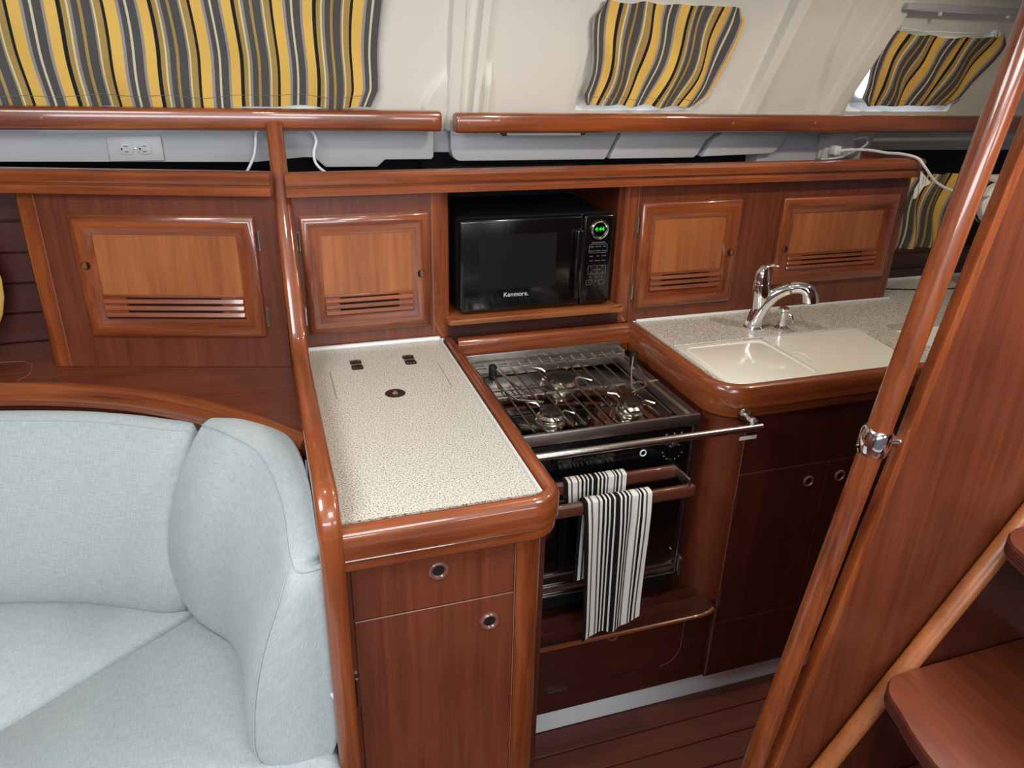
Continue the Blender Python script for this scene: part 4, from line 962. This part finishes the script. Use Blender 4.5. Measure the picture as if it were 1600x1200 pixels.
cp_ = cat3([(1.640, 1.915, 1.362), (1.665, 1.885, 1.370), (1.69, 1.84, 1.374), (1.71, 1.79, 1.372), (1.722, 1.750, 1.374), (1.742, 1.710, 1.367), (1.754, 1.686, 1.343), (1.795, 1.679, 1.306), (1.86, 1.675, 1.280), (1.93, 1.67, 1.268), (2.02, 1.67, 1.262), (2.12, 1.72, 1.25)], 6)
mb = MB(); mb.tube(cp_, .0038, 8); part('cable', mb, MT['white'], t)
mb = MB(); tg = [(1.737, 1.336), (1.741, 1.309), (1.730, 1.288), (1.733, 1.262), (1.741, 1.262), (1.762, 1.296), (1.778, 1.300), (1.781, 1.305)]
mb.prism(tg, 1.6840, 1.6848, XZ); tgp = part('paper_tag', mb, MT['paper'], t)
rotT = Matrix.Rotation(R(90), 4, 'X') @ Matrix.Rotation(R(-80), 4, 'Z')
for k, (tx, x, z) in enumerate((('WARNING', 1.752, 1.312), ('CAUTION', 1.760, 1.312), ('DO NOT REMOVE', 1.743, 1.283))):
    text_part('tag_print', tx, .0045, (x, 1.6836, z), rotT, MT['ink'], tgp, .0001)
mb = MB(); mb.tube(cat3([(1.705, 1.93, 1.392), (1.722, 1.915, 1.400), (1.738, 1.91, 1.398), (1.742, 1.91, 1.386), (1.728, 1.912, 1.372), (1.70, 1.915, 1.360), (1.67, 1.91, 1.350), (1.645, 1.91, 1.344), (1.60, 1.93, 1.338)], 5), .0034, 8)
meta(part('grey_cable', mb, MT['plate']), 'coiled grey cable beside the aft outlet', 'cable')
mb = MB(); mb.tube(cat3([(.020, 1.925, 1.435), (.008, 1.912, 1.428), (.004, 1.905, 1.405), (-.002, 1.895, 1.380), (-.016, 1.885, 1.355), (-.03, 1.88, 1.335)], 6), .0032, 8)
meta(part('white_cable', mb, MT['white']), 'white cable dropping behind the saloon locker, left of the bulkhead post', 'cable')
mb = MB(); mb.tube(cat3([(.118, 1.92, 1.436), (.133, 1.905, 1.430), (.140, 1.90, 1.410), (.132, 1.895, 1.385), (.134, 1.885, 1.362), (.150, 1.87, 1.345), (.170, 1.85, 1.336), (.19, 1.84, 1.33)], 6), .0032, 8)
meta(part('white_cable', mb, MT['white']), 'white cable dropping behind the galley locker, right of the bulkhead post', 'cable')

# ------------------------------------------------------------------ companionway panel, pole, ladder
PE = lambda z: .627+.161*z
cw = thing('companionway_panel', (1.1, .72, 0), 'large mahogany panel beside the companionway ladder with a slanted front edge', 'panel')
mb = MB(); mb.prism([(PE(0)+.006, 0), (2.2, 0), (2.2, 1.95), (PE(1.95)+.006, 1.95)], .7065, .719, XZ); part('panel_board', mb, W['face_z'], cw)
mb = MB(); mb.prism([(PE(0), 0), (PE(0)+.014, 0), (PE(1.95)+.014, 1.95), (PE(1.95), 1.95)], .704, .722, XZ, .002); part('front_edge', mb, W['trim_z'], cw)
pole = thing('handrail_pole', (.604, .72, 0), 'round varnished wooden handrail pole clamped beside the companionway panel', 'pole')
PO = lambda z: .6045+.1488*z
mb = MB(); mb.tube([(PO(z), .72, z) for z in (0, .4, .8, 1.2, 1.6, 1.95)], .0168, 28); part('pole_shaft', mb, W['trim_z'], pole)
zc = 1.135; ax = Vector((.1488, 0, 1)).normalized()
mb = MB(); mb.lathe([(.0172, -.019), (.0195, -.018), (.0215, -.013), (.0222, 0), (.0215, .013), (.0195, .018), (.0172, .019)], (PO(zc), .72, zc), ax, 30, cap=False)
cl = part('clamp_collar', mb, MT['chrome'], pole)
mb = MB(); mb.tube([(PO(zc)+.018, .72, zc-.002), (PE(zc)+.003, .716, zc-.004)], .0075, 16); part('clamp_stub', mb, MT['chrome'], cl)

ldr = thing('ladder', (.95, .44, 0), 'wooden companionway ladder with grooved steps at the right', 'ladder')
SL = 1.66                                      # dz/dx
LX = lambda z: .466+.612*z                       # front edge of the stringer
for nm, ya, yb in (('stringer', .668, .703), ('stringer', .10, .135)):
    mb = MB(); mb.prism([(LX(0)+.012, 0), (LX(0)+.26, 0), (LX(1.5)+.26, 1.5), (LX(1.5)+.012, 1.5)], ya+.006, yb, XZ); part(nm, mb, W['low_z'], ldr)
    rows = []
    for z in (0, .3, .6, .9, 1.2, 1.5):
        c = Vector((LX(z)+.012, (ya+yb)/2, z)); dn = Vector((-1, 0, .62)).normalized()
        rows.append([c+dn*math.cos(R(a))*.013*(1 if math.cos(R(a)) > 0 else .5)+Vector((0, 1, 0))*math.sin(R(a))*.0165 for a in range(0, 360, 20)])
    mb = MB(); mb.grid(rows, closeu=True, cap=True); part('stringer_edge', mb, W['pan_z'], ldr)
mb = MB(); mb.prism([(LX(0)+.245, 0), (LX(0)+.262, 0), (LX(1.5)+.262, 1.5), (LX(1.5)+.245, 1.5)], .135, .674, XZ); part('back_board', mb, W['face_z'], ldr)
for z in (.236, .483, .730, .977, 1.224):
    x0 = .828+(z-.730)*.62; x1 = LX(z)+.245
    nose = [(x0+.050, .668), (x0+.030, .660), (x0+.010, .640), (x0, .606), (x0-.014, .562), (x0-.024, .50), (x0-.029, .40), (x0-.024, .30), (x0-.014, .238), (x0, .194), (x0+.010, .160), (x0+.030, .140), (x0+.050, .132)]
    nose = [(p.x, p.y) for p in catmull(nose, 4)]
    mb = MB(); mb.prism(nose+[(x1, .130), (x1, .672)], z-.030, z, XY, .003); s_ = part('step', mb, W['trim_y' if False else 'face_y'], ldr)
    mb = MB()
    for k in range(5):
        zz = z-.006-k*.0045
        mb.tube([(p-.0004, q, zz) for p, q in nose], .0014, 5)
    part('tread_grooves', mb, W['low_x'], s_)
